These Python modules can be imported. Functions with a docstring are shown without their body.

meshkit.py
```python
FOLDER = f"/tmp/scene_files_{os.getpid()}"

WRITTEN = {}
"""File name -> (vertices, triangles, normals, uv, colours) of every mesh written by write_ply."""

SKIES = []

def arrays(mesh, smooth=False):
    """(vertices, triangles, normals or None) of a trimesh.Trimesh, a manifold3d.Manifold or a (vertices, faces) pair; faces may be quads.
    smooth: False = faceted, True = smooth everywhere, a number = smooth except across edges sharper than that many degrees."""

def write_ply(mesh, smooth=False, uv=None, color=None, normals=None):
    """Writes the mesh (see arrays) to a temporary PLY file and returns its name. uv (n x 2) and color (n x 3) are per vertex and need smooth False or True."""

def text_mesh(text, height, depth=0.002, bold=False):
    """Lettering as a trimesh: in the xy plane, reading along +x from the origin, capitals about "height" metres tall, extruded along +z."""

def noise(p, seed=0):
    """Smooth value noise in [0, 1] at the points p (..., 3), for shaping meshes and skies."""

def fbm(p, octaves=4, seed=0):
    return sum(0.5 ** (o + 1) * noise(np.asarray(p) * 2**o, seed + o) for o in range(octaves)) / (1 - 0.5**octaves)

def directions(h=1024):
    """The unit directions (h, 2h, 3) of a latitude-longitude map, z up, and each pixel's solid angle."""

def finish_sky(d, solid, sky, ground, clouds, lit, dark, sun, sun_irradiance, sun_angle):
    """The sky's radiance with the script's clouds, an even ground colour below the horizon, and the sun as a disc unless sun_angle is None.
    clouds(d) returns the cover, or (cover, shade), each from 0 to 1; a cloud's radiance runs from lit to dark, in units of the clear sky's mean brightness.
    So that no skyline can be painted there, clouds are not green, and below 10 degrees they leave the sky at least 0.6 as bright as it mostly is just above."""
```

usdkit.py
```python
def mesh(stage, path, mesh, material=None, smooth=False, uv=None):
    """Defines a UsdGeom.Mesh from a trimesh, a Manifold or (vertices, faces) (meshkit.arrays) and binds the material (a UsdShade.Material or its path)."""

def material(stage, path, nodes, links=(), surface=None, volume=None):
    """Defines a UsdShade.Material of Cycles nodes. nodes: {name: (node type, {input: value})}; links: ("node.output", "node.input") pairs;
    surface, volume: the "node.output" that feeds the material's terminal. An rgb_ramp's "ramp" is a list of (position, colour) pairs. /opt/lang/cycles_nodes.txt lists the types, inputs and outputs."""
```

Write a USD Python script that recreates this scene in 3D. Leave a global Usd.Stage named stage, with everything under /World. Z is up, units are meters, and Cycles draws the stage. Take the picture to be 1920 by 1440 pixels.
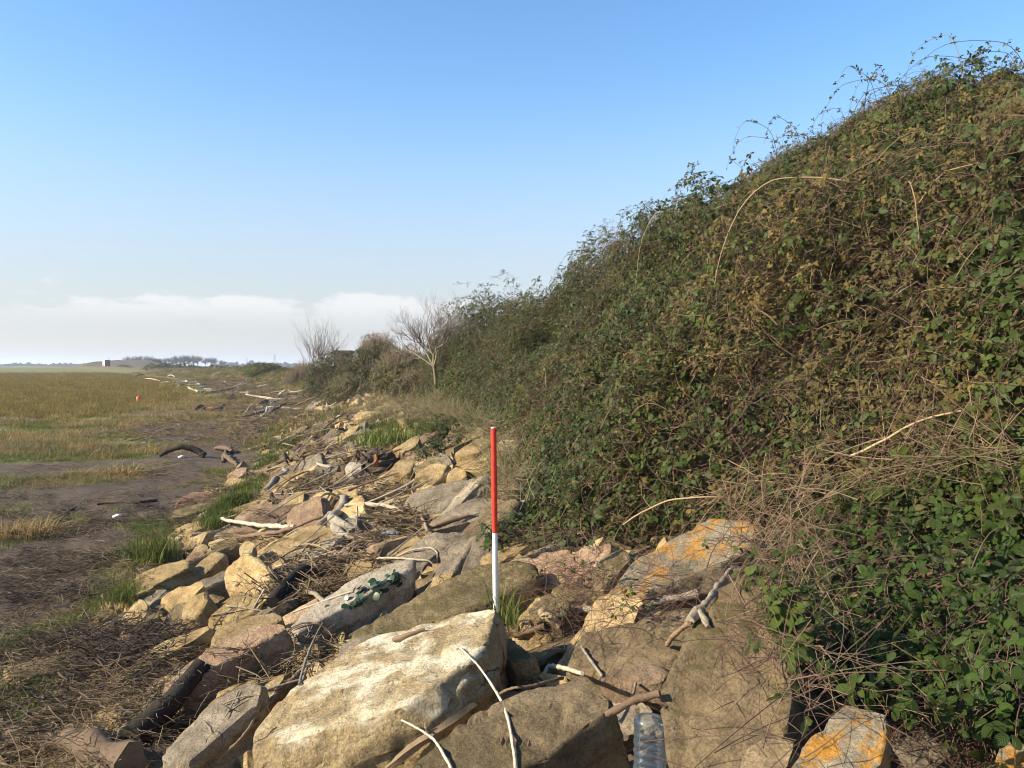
import math, numpy as np, trimesh, manifold3d, usdkit, meshkit
from pxr import Usd, UsdGeom, UsdLux, UsdShade, Gf, Sdf, Vt
from scipy.interpolate import PchipInterpolator
from scipy.spatial.transform import Rotation
from scipy import sparse

stage = Usd.Stage.CreateInMemory()
UsdGeom.SetStageUpAxis(stage, 'Z'); UsdGeom.SetStageMetersPerUnit(stage, 1.0)
UsdGeom.Xform.Define(stage, '/World'); UsdGeom.Scope.Define(stage, '/World/Looks')
Mt = lambda name, *a, **k: usdkit.material(stage, '/World/Looks/' + name, *a, **k)

# ---------------------------------------------------------------- camera, sky, sun
F = 1550.0                                     # focal length in pixels of a 1920 px wide picture
PITCH = math.atan(34 / F)
EYE = np.array([0, 0, 2.2])
HAZE = 0.00026
cam = UsdGeom.Camera.Define(stage, '/World/camera')
cam.CreateHorizontalApertureAttr(36.0); cam.CreateVerticalApertureAttr(27.0)
cam.CreateFocalLengthAttr(36.0 * F / 1920)
cam.CreateClippingRangeAttr((0.05, 20000.0))
cam.AddTranslateOp().Set(Gf.Vec3d(*map(float, EYE))); cam.AddRotateXOp().Set(90 - math.degrees(PITCH))
cam.CreateExposureAttr(1.12)
SUN_EL = math.radians(27.0)
sd = np.array([-0.965, -0.26]); sd /= np.linalg.norm(sd)
SUN = np.array([sd[0] * math.cos(SUN_EL), sd[1] * math.cos(SUN_EL), math.sin(SUN_EL)])
sun = UsdLux.DistantLight.Define(stage, '/World/sun')
sun.CreateIntensityAttr(1.25); sun.CreateAngleAttr(0.5); sun.CreateColorAttr(Gf.Vec3f(1.0, 0.89, 0.69)); sun.CreateNormalizeAttr(True)
sun.AddTransformOp().Set(Gf.Matrix4d(Gf.Rotation(Gf.Vec3d(0, 0, 1), Gf.Vec3d(*map(float, SUN))), Gf.Vec3d(0, 0, 0)))
sky_mat = Mt('sky', {
    'tc': ('texture_coordinate', {}),
    'sky': ('sky_texture', {'sky_type': 'single_scattering', 'sun_disc': False, 'sun_elevation': SUN_EL, 'sun_rotation': math.atan2(SUN[0], SUN[1]),
                            'altitude': 20.0, 'air_density': 1.0, 'aerosol_density': 0.35, 'ozone_density': 2.0}),
    'sat': ('hsv', {'saturation': 1.2, 'value': 1.08}),
    'sep': ('separate_xyz', {}),
    # whitish haze towards the horizon, all the way round
    'hz': ('map_range', {'range_type': 'smootherstep', 'from_min': -0.02, 'from_max': 0.38, 'to_min': 0.84, 'to_max': 0.0, 'clamp': True}),
    'haze': ('mix_color', {'b': (2.45, 2.40, 2.50), 'use_clamp': False}),
    # low cumulus band
    'map': ('mapping', {'scale': (12.0, 12.0, 32.0)}),
    'n1': ('noise_texture', {'scale': 1.0, 'detail': 7.0, 'roughness': 0.58}),
    'map2': ('mapping', {'scale': (2.2, 2.2, 4.0), 'location': (5.3, 1.2, 0)}),
    'n2': ('noise_texture', {'scale': 1.0, 'detail': 2.0}),
    'addn': ('math', {'math_type': 'multiply_add', 'value2': 0.55}),
    'hump': ('map_range', {'from_min': 0.045, 'from_max': 0.125, 'to_min': 0.26, 'to_max': -0.30, 'clamp': True}),
    'addh': ('math', {'math_type': 'add'}),
    'cm': ('map_range', {'range_type': 'smoothstep', 'from_min': 0.765, 'from_max': 0.90, 'to_min': 0.0, 'to_max': 0.72, 'clamp': True}),
    'low': ('map_range', {'range_type': 'smoothstep', 'from_min': 0.030, 'from_max': 0.075, 'to_min': 0.25, 'to_max': 1.0, 'clamp': True}),
    'cml': ('math', {'math_type': 'multiply'}),
    'cc': ('mix_color', {'a': (2.5, 2.55, 2.7), 'b': (4.1, 4.0, 3.95), 'use_clamp': False}),
    'cloud': ('mix_color', {'use_clamp': False}),
    'bg': ('background_shader', {'strength': 0.112}),
}, [('tc.generated', 'sep.vector'), ('tc.generated', 'map.vector'), ('map.vector', 'n1.vector'), ('tc.generated', 'map2.vector'), ('map2.vector', 'n2.vector'),
    ('sep.z', 'hz.value'), ('hz.result', 'haze.fac'), ('sky.color', 'sat.color'), ('sat.color', 'haze.a'),
    ('n2.fac', 'addn.value1'), ('n1.fac', 'addn.value3'), ('addn.value', 'addh.value1'), ('sep.z', 'hump.value'), ('hump.result', 'addh.value2'), ('addh.value', 'cm.value'),
    ('sep.z', 'low.value'), ('cm.result', 'cml.value1'), ('low.result', 'cml.value2'), ('low.result', 'cc.fac'),
    ('cml.value', 'cloud.fac'), ('haze.result', 'cloud.a'), ('cc.result', 'cloud.b'), ('cloud.result', 'bg.color')], surface='bg.background')
dome = UsdLux.DomeLight.Define(stage, '/World/sky')
UsdShade.MaterialBindingAPI.Apply(dome.GetPrim()).Bind(sky_mat)

# ---------------------------------------------------------------- projection helpers
FW = np.array([0, math.cos(PITCH), -math.sin(PITCH)]); UP = np.array([0, math.sin(PITCH), math.cos(PITCH)])
def rays(p):
    p = np.atleast_2d(np.asarray(p, float))
    d = FW * F + (p[:, :1] - 960) * np.array([1.0, 0, 0]) + (720 - p[:, 1:2]) * UP
    return d / np.linalg.norm(d, axis=1, keepdims=True)
def project(P):
    q = np.asarray(P, float) - EYE
    dep = np.maximum(q @ FW, 1e-6)
    return np.stack([960 + F * q[..., 0] / dep, 720 - F * (q @ UP) / dep], -1)

# ---------------------------------------------------------------- terrain
_XY = np.array([-40, -20, 0, 3.93, 20, 50, 79, 120, 190, 400, 900, 7000.]); _XX = np.array([.8, .8, .79, 0, -3.2, -9.2, -20, -38, -76, -200, -520, -4400.])
xc = PchipInterpolator(_XY, _XX)
zc = PchipInterpolator([-60, 0, 6.5, 9.0, 11, 14, 20, 27, 34, 60, 120, 300, 7000], [3.9, 3.9, 4.0, 4.85, 4.7, 3.95, 3.05, 2.55, 2.25, 2.1, 1.5, 0.9, 0.9])
def sstep(a, b, x):
    t = np.clip((np.asarray(x, float) - a) / (b - a), 0, 1); return t * t * (3 - 2 * t)
def ground0(x, Y):
    x, Y = np.asarray(x, float), np.asarray(Y, float)
    u = x - xc(Y); c = zc(np.clip(Y, -60, 7000))
    z = np.interp(u, [-3.6, -2.6, 0, 1.2], [0, .09, .85, 1.27])
    z = np.where(u > 1.2, 1.27 + (c - 1.27) * np.clip((u - 1.2) / 4.0, 0, 1), z)
    t = np.clip((u - 8) / 6, 0, 1)
    z = np.where(u > 8, c * (1 - t) + .2 * t, z)
    return z + 1.0 * sstep(240, 420, Y)
def ground(x, Y):
    x, Y = np.asarray(x, float), np.asarray(Y, float)
    P = np.stack([x, Y, 0 * x], -1)
    near = np.clip(1.4 - Y / 60, 0.1, 1)
    return ground0(x, Y) + near * (0.10 * (meshkit.fbm(P * 0.9, 3, 5) - .5) + 0.05 * (meshkit.fbm(P * 4.0, 3, 9) - .5))
def march(p, g, lift=0.0, near=0.9, far=3000, steps=900):
    """Where the viewing rays through photo pixels p meet the surface g(x, y) + lift."""
    d = rays(p); t = np.geomspace(near, far, steps)
    out = np.full((len(d), 3), np.nan)
    for s in range(0, len(d), 2000):
        P = EYE + d[s:s + 2000, None, :] * t[None, :, None]
        b = P[..., 2] < g(P[..., 0], P[..., 1]) + lift
        k = b.argmax(1); ok = b.any(1)
        out[s:s + 2000][ok] = P[np.arange(len(P)), k][ok]
    return out

# ---------------------------------------------------------------- prim helpers
_names = {}
def numbered(path):
    n = _names.get(path); _names[path] = 0 if n is None else n + 1
    return path if n is None else f'{path}_{n + 1:03d}'
def tag(prim, label=None, cat=None, group=None, kind=None):
    p = prim.GetPrim() if hasattr(prim, 'GetPrim') else prim
    for k, v in (('label', label), ('category', cat), ('group', group), ('kind', kind)):
        if v: p.SetCustomDataByKey(k, v)
    return p
def thing(name, label, cat, loc=(0, 0, 0), group=None):
    x = UsdGeom.Xform.Define(stage, numbered('/World/' + name)); x.AddTranslateOp().Set(Gf.Vec3d(*map(float, loc)))
    x._loc = np.asarray(loc, float)
    tag(x, label, cat, group)
    LOC[str(x.GetPath())] = np.asarray(loc, float)
    return x
LOC = {}
def part(parent, name, mesh, mat, smooth=False, label=None, kind=None, uv=None):
    """A part: vertices given in world coordinates, stored relative to the thing's base."""
    v, f = meshvf(mesh); up = str(parent.GetPath())
    base = LOC.get('/'.join(up.split('/')[:3]), np.zeros(3))
    m = usdkit.mesh(stage, numbered(up + '/' + name), (v - base, f), mat, smooth, uv)
    tag(m, label, None, None, kind)
    return m
def solo(name, mesh, mat, label=None, cat=None, group=None, kind=None, smooth=False, base=None, uv=None):
    """A thing that is one mesh, its origin at its base."""
    v, f = meshvf(mesh)
    if base is None: base = np.array([*(v.min(0) + v.max(0))[:2] / 2, v[:, 2].min()])
    m = usdkit.mesh(stage, numbered('/World/' + name), (v - base, f), mat, smooth, uv)
    m.AddTranslateOp().Set(Gf.Vec3d(*map(float, base)))
    return tag(m, label, cat, group, kind)
def meshvf(mesh):
    if hasattr(mesh, 'vertices'): return np.asarray(mesh.vertices, float), np.asarray(mesh.faces, int)
    v, f = np.asarray(mesh[0], float), np.asarray(mesh[1], int)
    if f.shape[1] == 4: f = np.vstack([f[:, [0, 1, 2]], f[:, [0, 2, 3]]])
    return v, f
class MB:
    def __init__(s): s.v, s.f, s.u, s.n = [], [], [], 0
    def add(s, mesh, uv=None):
        v, f = meshvf(mesh); s.v.append(v); s.f.append(f + s.n); s.n += len(v)
        s.u.append(np.zeros((len(v), 2)) if uv is None else uv); return s
    def get(s): return np.vstack(s.v), np.vstack(s.f)
    def uv(s): return np.vstack(s.u)
def tube(pts, radii, sides=6, cap=True):
    p = np.asarray(pts, float); r = np.broadcast_to(np.asarray(radii, float), (len(p),))
    t = np.gradient(p, axis=0); t /= np.linalg.norm(t, axis=1, keepdims=True) + 1e-12
    ref = np.array([0.13, 0.27, 1.0]) if abs(t[:, 2].mean()) < 0.8 else np.array([1.0, 0.2, 0.1])
    a = np.cross(t, ref); a /= np.linalg.norm(a, axis=1, keepdims=True) + 1e-12
    b = np.cross(t, a); ang = np.arange(sides) * 2 * np.pi / sides
    v = (p[:, None] + r[:, None, None] * (np.cos(ang)[None, :, None] * a[:, None] + np.sin(ang)[None, :, None] * b[:, None])).reshape(-1, 3)
    i, j = np.meshgrid(np.arange(len(p) - 1), np.arange(sides), indexing='ij')
    q = np.stack([i * sides + j, (i + 1) * sides + j, (i + 1) * sides + (j + 1) % sides, i * sides + (j + 1) % sides], -1).reshape(-1, 4)
    f = np.vstack([q[:, [0, 1, 2]], q[:, [0, 2, 3]]])
    if cap:
        n = len(v); k = np.arange(sides); last = (len(p) - 1) * sides
        v = np.vstack([v, p[0], p[-1]])
        f = np.vstack([f, np.stack([k, (k + 1) % sides, np.full(sides, n)], 1), np.stack([last + (k + 1) % sides, last + k, np.full(sides, n + 1)], 1)])
    return v, f
def spline(pts, n):
    p = np.asarray(pts, float); s = np.r_[0, np.cumsum(np.linalg.norm(np.diff(p, axis=0), axis=1))]
    if len(p) == 2: return np.linspace(p[0], p[1], n)
    return PchipInterpolator(s / s[-1], p)(np.linspace(0, 1, n))
def instancer(path, protos, pos, rot, scale, idx, kind='stuff', label=None):
    """protos: list of (name, [(part name, mesh, material, smooth, uv)])"""
    pi = UsdGeom.PointInstancer.Define(stage, path)
    for nm, parts in protos:
        x = UsdGeom.Xform.Define(stage, path + '/' + nm)
        for pn, mesh, mat, sm, uv in parts:
            usdkit.mesh(stage, f'{path}/{nm}/{pn}', mesh, mat, sm, uv)
        pi.CreatePrototypesRel().AddTarget(x.GetPath())
    q = rot.as_quat()
    pi.CreateProtoIndicesAttr(Vt.IntArray.FromNumpy(np.asarray(idx, np.int32)))
    pi.CreatePositionsAttr(Vt.Vec3fArray.FromNumpy(np.asarray(pos, np.float32)))
    pi.CreateOrientationsAttr(Vt.QuathArray([Gf.Quath(float(a[3]), float(a[0]), float(a[1]), float(a[2])) for a in q]))
    s = np.asarray(scale, np.float32); s = np.repeat(s[:, None], 3, 1) if s.ndim == 1 else s
    pi.CreateScalesAttr(Vt.Vec3fArray.FromNumpy(s))
    tag(pi, label, None, None, kind)
    return pi
def frames(normal, rng, spin=True):
    """Rotations that take +z to the given normals, with a random turn about them."""
    n = np.asarray(normal, float); n = n / np.linalg.norm(n, axis=1, keepdims=True)
    a = np.cross(n, rng.normal(size=n.shape)); a /= np.linalg.norm(a, axis=1, keepdims=True)
    return Rotation.from_matrix(np.stack([a, np.cross(n, a), n], -1))

# ---------------------------------------------------------------- materials
def ramp2(*stops, interpolate=True): return {'ramp': list(stops), 'interpolate': interpolate}
def mat_rock(name, c1, c2, c3, lichen=0.0, lcol=(0.44, 0.20, 0.018), pale=None, bump=0.5, rough=0.9, sc=1.0, moss=0.0):
    nodes = {
        'g': ('geometry', {}), 'oi': ('object_info', {}),
        'm': ('mapping', {'scale': (1.0, 1.0, 2.2), 'rotation': (0.1, 0.35, 0.3)}),
        'na': ('noise_texture', {'scale': 2.6 * sc, 'detail': 5.0, 'roughness': 0.6}),
        'ra': ('rgb_ramp', ramp2((0.33, c1), (0.52, c2), (0.70, c3))),
        'nb': ('noise_texture', {'scale': 11 * sc, 'detail': 9.0, 'roughness': 0.75}),
        'rb': ('rgb_ramp', ramp2((0.28, (0.34, 0.31, 0.29)), (0.48, (0.92, 0.92, 0.92)), (0.68, (1.38, 1.35, 1.28)))),
        'mu': ('mix_color', {'blend_type': 'multiply', 'fac': 0.85, 'use_clamp': False}),
        'nc': ('noise_texture', {'scale': 95.0, 'detail': 6.0, 'roughness': 0.8}),
        'rc': ('rgb_ramp', ramp2((0.34, (0.42, 0.40, 0.38)), (0.5, (0.95, 0.95, 0.95)), (0.66, (1.4, 1.38, 1.32)))),
        'mc': ('mix_color', {'blend_type': 'multiply', 'fac': 0.8, 'use_clamp': False}),
        'rv': ('map_range', {'from_min': 0.0, 'from_max': 1.0, 'to_min': 0.62, 'to_max': 1.02}),
        'hs': ('hsv', {'saturation': 1.0}),
        'nl': ('noise_texture', {'scale': 6.5, 'detail': 10.0, 'roughness': 0.86}),
        'rl': ('map_range', {'range_type': 'smoothstep', 'from_min': 0.74 - 0.26 * lichen, 'from_max': 0.78 - 0.26 * lichen, 'to_min': 0.0, 'to_max': 0.85 if lichen else 0.0, 'clamp': True}),
        'ml': ('mix_color', {}), 'lr': ('rgb_ramp', ramp2((0.35, tuple(c * .45 for c in lcol)), (0.6, lcol), (0.75, (lcol[0] * 1.15, lcol[1] * 1.5, lcol[2] * 2)))),
        'ns': ('noise_texture', {'scale': 3.0, 'detail': 7.0, 'roughness': 0.65}),
        'sn': ('separate_xyz', {}),
        'up': ('map_range', {'from_min': 0.35, 'from_max': 0.9, 'to_min': 0.0, 'to_max': 0.35, 'clamp': True}),
        'ad': ('math', {'math_type': 'add'}),
        'rs': ('map_range', {'range_type': 'smoothstep', 'from_min': 1.02 - 0.4 * moss, 'from_max': 1.12 - 0.4 * moss, 'to_min': 0.0, 'to_max': 0.8 if moss else 0.0, 'clamp': True}),
        'ms': ('mix_color', {'b': (0.085, 0.068, 0.026)}),
        'w': ('noise_texture', {'scale': 2.2, 'detail': 4.0, 'distortion': 0.3}),
        'm3': ('mapping', {'scale': (4.0, 4.0, 15.0), 'rotation': (0.12, 0.32, 0.2)}),
        'wn': ('noise_texture', {'scale': 2.4, 'detail': 3.0}), 'wv': ('vector_math', {'math_type': 'multiply_add', 'vector2': (0.55, 0.55, 0.55)}),
        'vo': ('voronoi_texture', {'feature': 'distance_to_edge', 'scale': 3.6, 'detail': 1.0}), 'ck': ('map_range', {'range_type': 'smoothstep', 'from_min': 0.0, 'from_max': 0.018, 'to_min': 1.0, 'to_max': 0.0, 'clamp': True}),
        'cn': ('map_range', {'range_type': 'smoothstep', 'from_min': 0.57, 'from_max': 0.66, 'to_min': 0.0, 'to_max': 0.8, 'clamp': True}), 'cf': ('math', {'math_type': 'multiply'}),
        'mk': ('mix_color', {'b': (0.035, 0.027, 0.018)}), 'hk': ('math', {'math_type': 'multiply_add', 'value2': -0.35}),
        'nd': ('noise_texture', {'scale': 22.0, 'detail': 9.0, 'roughness': 0.68}),
        'hs2': ('math', {'math_type': 'multiply_add', 'value2': 0.45}),
        'pv': ('voronoi_texture', {'scale': 26.0, 'detail': 2.0}), 'pm': ('map_range', {'range_type': 'smoothstep', 'from_min': 0.0, 'from_max': 0.42, 'to_min': -0.38, 'to_max': 0.0, 'clamp': True}), 'hp': ('math', {'math_type': 'add'}),
        'b': ('bump', {'strength': min(1.0, bump * 1.7), 'distance': 0.04}),
        'p': ('principled_bsdf', {'roughness': rough, 'specular_ior_level': 0.2}),
    }
    links = [('g.position', 'm.vector'), ('m.vector', 'na.vector'), ('na.fac', 'ra.fac'), ('g.position', 'nb.vector'), ('nb.fac', 'rb.fac'), ('ra.color', 'mu.a'), ('rb.color', 'mu.b'),
             ('g.position', 'nc.vector'), ('nc.fac', 'rc.fac'), ('mu.result', 'mc.a'), ('rc.color', 'mc.b'), ('oi.random', 'rv.value'), ('rv.result', 'hs.value'), ('mc.result', 'hs.color'),
             ('g.position', 'nl.vector'), ('nl.fac', 'rl.value'), ('rl.result', 'ml.fac'), ('nc.fac', 'lr.fac'), ('lr.color', 'ml.b'),
             ('g.position', 'ns.vector'), ('g.true_normal', 'sn.vector'), ('sn.z', 'up.value'), ('up.result', 'ad.value1'), ('ns.fac', 'ad.value2'), ('ad.value', 'rs.value'), ('rs.result', 'ms.fac'),
             ('ms.result', 'ml.a'), ('ml.result', 'mk.a'), ('cf.value', 'mk.fac'), ('mk.result', 'p.base_color'),
             ('g.position', 'wn.vector'), ('wn.color', 'wv.vector1'), ('g.position', 'wv.vector3'), ('wv.vector', 'vo.vector'), ('vo.distance', 'ck.value'), ('wn.fac', 'cn.value'), ('ck.result', 'cf.value1'), ('cn.result', 'cf.value2'), ('cf.value', 'hk.value1'), ('hs2.value', 'hk.value3'),
             ('g.position', 'm3.vector'), ('m3.vector', 'w.vector'), ('g.position', 'nd.vector'), ('w.fac', 'hs2.value1'), ('nd.fac', 'hs2.value3'), ('g.position', 'pv.vector'), ('pv.distance', 'pm.value'), ('pm.result', 'hp.value1'), ('hk.value', 'hp.value2'), ('hp.value', 'b.height'), ('b.normal', 'p.normal')]
    if pale:
        nodes |= {'np': ('noise_texture', {'scale': 3.4, 'detail': 7.0, 'roughness': 0.66}), 'mpp': ('mapping', {'scale': (1.0, 1.6, 1.6), 'rotation': (0, 0, 0.5)}),
                  'rp': ('map_range', {'range_type': 'smoothstep', 'from_min': 0.44, 'from_max': 0.64, 'to_min': 0.0, 'to_max': 1.0, 'clamp': True}),
                  'upp': ('map_range', {'from_min': 0.2, 'from_max': 0.7, 'to_min': 0.0, 'to_max': 0.95, 'clamp': True}), 'fp': ('math', {'math_type': 'multiply'}),
                  'mp': ('mix_color', {'b': pale, 'use_clamp': False})}
        links += [('g.position', 'mpp.vector'), ('mpp.vector', 'np.vector'), ('np.fac', 'rp.value'), ('sn.z', 'upp.value'), ('rp.result', 'fp.value1'), ('upp.result', 'fp.value2'),
                  ('fp.value', 'mp.fac'), ('hs.color', 'mp.a'), ('mp.result', 'ms.a')]
    else:
        links += [('hs.color', 'ms.a')]
    return Mt(name, nodes, links, surface='p.BSDF')
ROCK = {
    'ochre': mat_rock('rock_ochre', (0.250, 0.169, 0.081), (0.413, 0.294, 0.144), (0.500, 0.375, 0.200), moss=0.35),
    'gold': mat_rock('rock_gold', (0.288, 0.194, 0.088), (0.438, 0.312, 0.144), (0.525, 0.413, 0.237), moss=0.15),
    'olive': mat_rock('rock_olive', (0.12, 0.09, 0.045), (0.21, 0.155, 0.08), (0.29, 0.22, 0.12), lichen=0.42, moss=0.55),
    'grey': mat_rock('rock_grey', (0.165, 0.13, 0.09), (0.26, 0.21, 0.148), (0.345, 0.29, 0.21), moss=0.3),
    'brown': mat_rock('rock_brown', (0.14, 0.09, 0.055), (0.215, 0.145, 0.09), (0.28, 0.20, 0.13), lichen=0.22, moss=0.2),
    'pink': mat_rock('rock_pink', (0.28, 0.16, 0.10), (0.36, 0.24, 0.15), (0.42, 0.31, 0.19)),
    'pale': mat_rock('rock_pale', (0.30, 0.215, 0.11), (0.43, 0.325, 0.175), (0.50, 0.40, 0.245), pale=(0.64, 0.565, 0.41), lichen=0.1, bump=0.6),
    'white': mat_rock('rock_white', (0.34, 0.285, 0.205), (0.47, 0.405, 0.31), (0.57, 0.515, 0.42), bump=0.4),
    'lichen': mat_rock('rock_lichen', (0.145, 0.118, 0.078), (0.22, 0.185, 0.128), (0.285, 0.245, 0.175), lichen=0.90, bump=0.4),
    'tan': mat_rock('rock_tan', (0.132, 0.094, 0.051), (0.224, 0.163, 0.092), (0.305, 0.230, 0.136), lichen=0.2, moss=0.45),
}
def mat_wood(name, c1, c2, rough=0.85, bump=0.6):
    return Mt(name, {'g': ('geometry', {}), 'oi': ('object_info', {}), 'n': ('noise_texture', {'scale': 18.0, 'detail': 6.0, 'roughness': 0.7, 'distortion': 0.6}),
        'r': ('rgb_ramp', ramp2((0.3, c1), (0.7, c2))), 'n2': ('noise_texture', {'scale': 160.0, 'detail': 3.0}),
        'rv': ('map_range', {'from_min': 0.0, 'from_max': 1.0, 'to_min': 0.6, 'to_max': 1.2}), 'hs': ('hsv', {}),
        'b': ('bump', {'strength': bump, 'distance': 0.006}), 'p': ('principled_bsdf', {'roughness': rough, 'specular_ior_level': 0.25})},
        [('g.position', 'n.vector'), ('n.fac', 'r.fac'), ('r.color', 'hs.color'), ('oi.random', 'rv.value'), ('rv.result', 'hs.value'), ('hs.color', 'p.base_color'),
         ('g.position', 'n2.vector'), ('n2.fac', 'b.height'), ('b.normal', 'p.normal')], surface='p.BSDF')
WOOD = {'pale': mat_wood('driftwood_pale', (0.27, 0.205, 0.135), (0.44, 0.365, 0.27)), 'tan': mat_wood('driftwood_tan', (0.18, 0.125, 0.07), (0.31, 0.23, 0.14)),
        'char': mat_wood('driftwood_char', (0.010, 0.008, 0.006), (0.035, 0.026, 0.018), bump=1.0), 'dark': mat_wood('driftwood_dark', (0.035, 0.026, 0.02), (0.09, 0.068, 0.05)), 'brown': mat_wood('driftwood_brown', (0.12, 0.075, 0.045), (0.22, 0.15, 0.095)),
        'bark': mat_wood('bark_grey', (0.16, 0.13, 0.095), (0.30, 0.26, 0.20)), 'white': mat_wood('driftwood_white', (0.30, 0.245, 0.175), (0.48, 0.415, 0.32)),
        'rust': mat_wood('root_rust', (0.10, 0.035, 0.015), (0.30, 0.13, 0.05)), 'yellow': mat_wood('bark_yellow', (0.13, 0.10, 0.055), (0.23, 0.185, 0.09))}
def mat_leaf(name, stops, rough=0.42, trans=0.2, spec=0.4, patch=None, vein=False, back=None):
    nodes = {'g': ('geometry', {}), 'oi': ('object_info', {}), 'r': ('rgb_ramp', {'ramp': stops, 'interpolate': False}),
             'rv': ('map_range', {'from_min': 0.0, 'from_max': 1.0, 'to_min': 0.65, 'to_max': 1.35}), 'hs': ('hsv', {}),
             'n': ('noise_texture', {'scale': 0.9, 'detail': 3.0}), 'rn': ('rgb_ramp', ramp2((0.38, (0.75, 0.85, 0.8)), (0.62, patch or (1.25, 1.15, 0.95)))),
             'mx': ('mix_color', {'blend_type': 'multiply', 'fac': 1.0, 'use_clamp': False}),
             'p': ('principled_bsdf', {'roughness': rough, 'specular_ior_level': spec}), 't': ('translucent_bsdf', {}), 's': ('mix_closure', {'fac': trans})}
    links = [('g.random_per_island', 'r.fac'), ('r.color', 'hs.color'), ('oi.random', 'rv.value'), ('rv.result', 'hs.value'), ('g.position', 'n.vector'), ('n.fac', 'rn.fac'),
             ('hs.color', 'mx.a'), ('rn.color', 'mx.b'), ('p.BSDF', 's.closure1'), ('t.BSDF', 's.closure2')]
    col = 'mx.result'
    if back:
        nodes['bk'] = ('mix_color', {'b': back}); nodes['bf'] = ('math', {'math_type': 'multiply', 'value2': 0.4})
        links += [('g.backfacing', 'bf.value1'), ('bf.value', 'bk.fac'), (col, 'bk.a')]; col = 'bk.result'
    if vein:
        nodes |= {'uv': ('uvmap', {'attribute': 'st'}), 'sx': ('separate_xyz', {}), 'ab': ('math', {'math_type': 'absolute'}), 'mm': ('math', {'math_type': 'multiply_add', 'value2': -0.55}),
                  'sc': ('math', {'math_type': 'multiply', 'value2': 44.0}), 'si': ('math', {'math_type': 'sine'}), 'b': ('bump', {'strength': 0.55, 'distance': 0.003})}
        links += [('uv.UV', 'sx.vector'), ('sx.y', 'ab.value1'), ('ab.value', 'mm.value1'), ('sx.x', 'mm.value3'), ('mm.value', 'sc.value1'), ('sc.value', 'si.value1'), ('si.value', 'b.height'), ('b.normal', 'p.normal')]
    links += [(col, 'p.base_color'), (col, 't.color')]
    return Mt(name, nodes, links, surface='s.closure')
G1, G2, G3, G4 = (0.06, 0.088, 0.018), (0.15, 0.205, 0.038), (0.25, 0.30, 0.058), (0.38, 0.37, 0.09)
LEAF_NEAR = mat_leaf('bramble_leaf', [(0, G1), (0.28, G2), (0.52, G3), (0.72, G4), (0.82, (0.24, 0.19, 0.05)), (0.88, (0.17, 0.10, 0.05)), (0.945, (0.13, 0.04, 0.04))], vein=True, back=(0.19, 0.22, 0.11), spec=0.3, rough=0.45, trans=0.3)
LEAF_FAR = mat_leaf('bramble_leaf_bank', [(0, (0.040, 0.056, 0.014)), (0.16, (0.12, 0.145, 0.028)), (0.34, (0.225, 0.235, 0.045)), (0.54, (0.34, 0.285, 0.075)), (0.66, (0.28, 0.185, 0.080)), (0.78, (0.15, 0.082, 0.044)), (0.92, (0.12, 0.045, 0.036)), (0.96, (0.55, 0.46, 0.23))], back=(0.19, 0.18, 0.08), rough=0.55, trans=0.22, spec=0.16)
LEAF_DARK = mat_leaf('ivy_leaf', [(0, (0.014, 0.036, 0.013)), (0.4, (0.025, 0.055, 0.018)), (0.75, (0.045, 0.085, 0.025))], rough=0.35)
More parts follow.
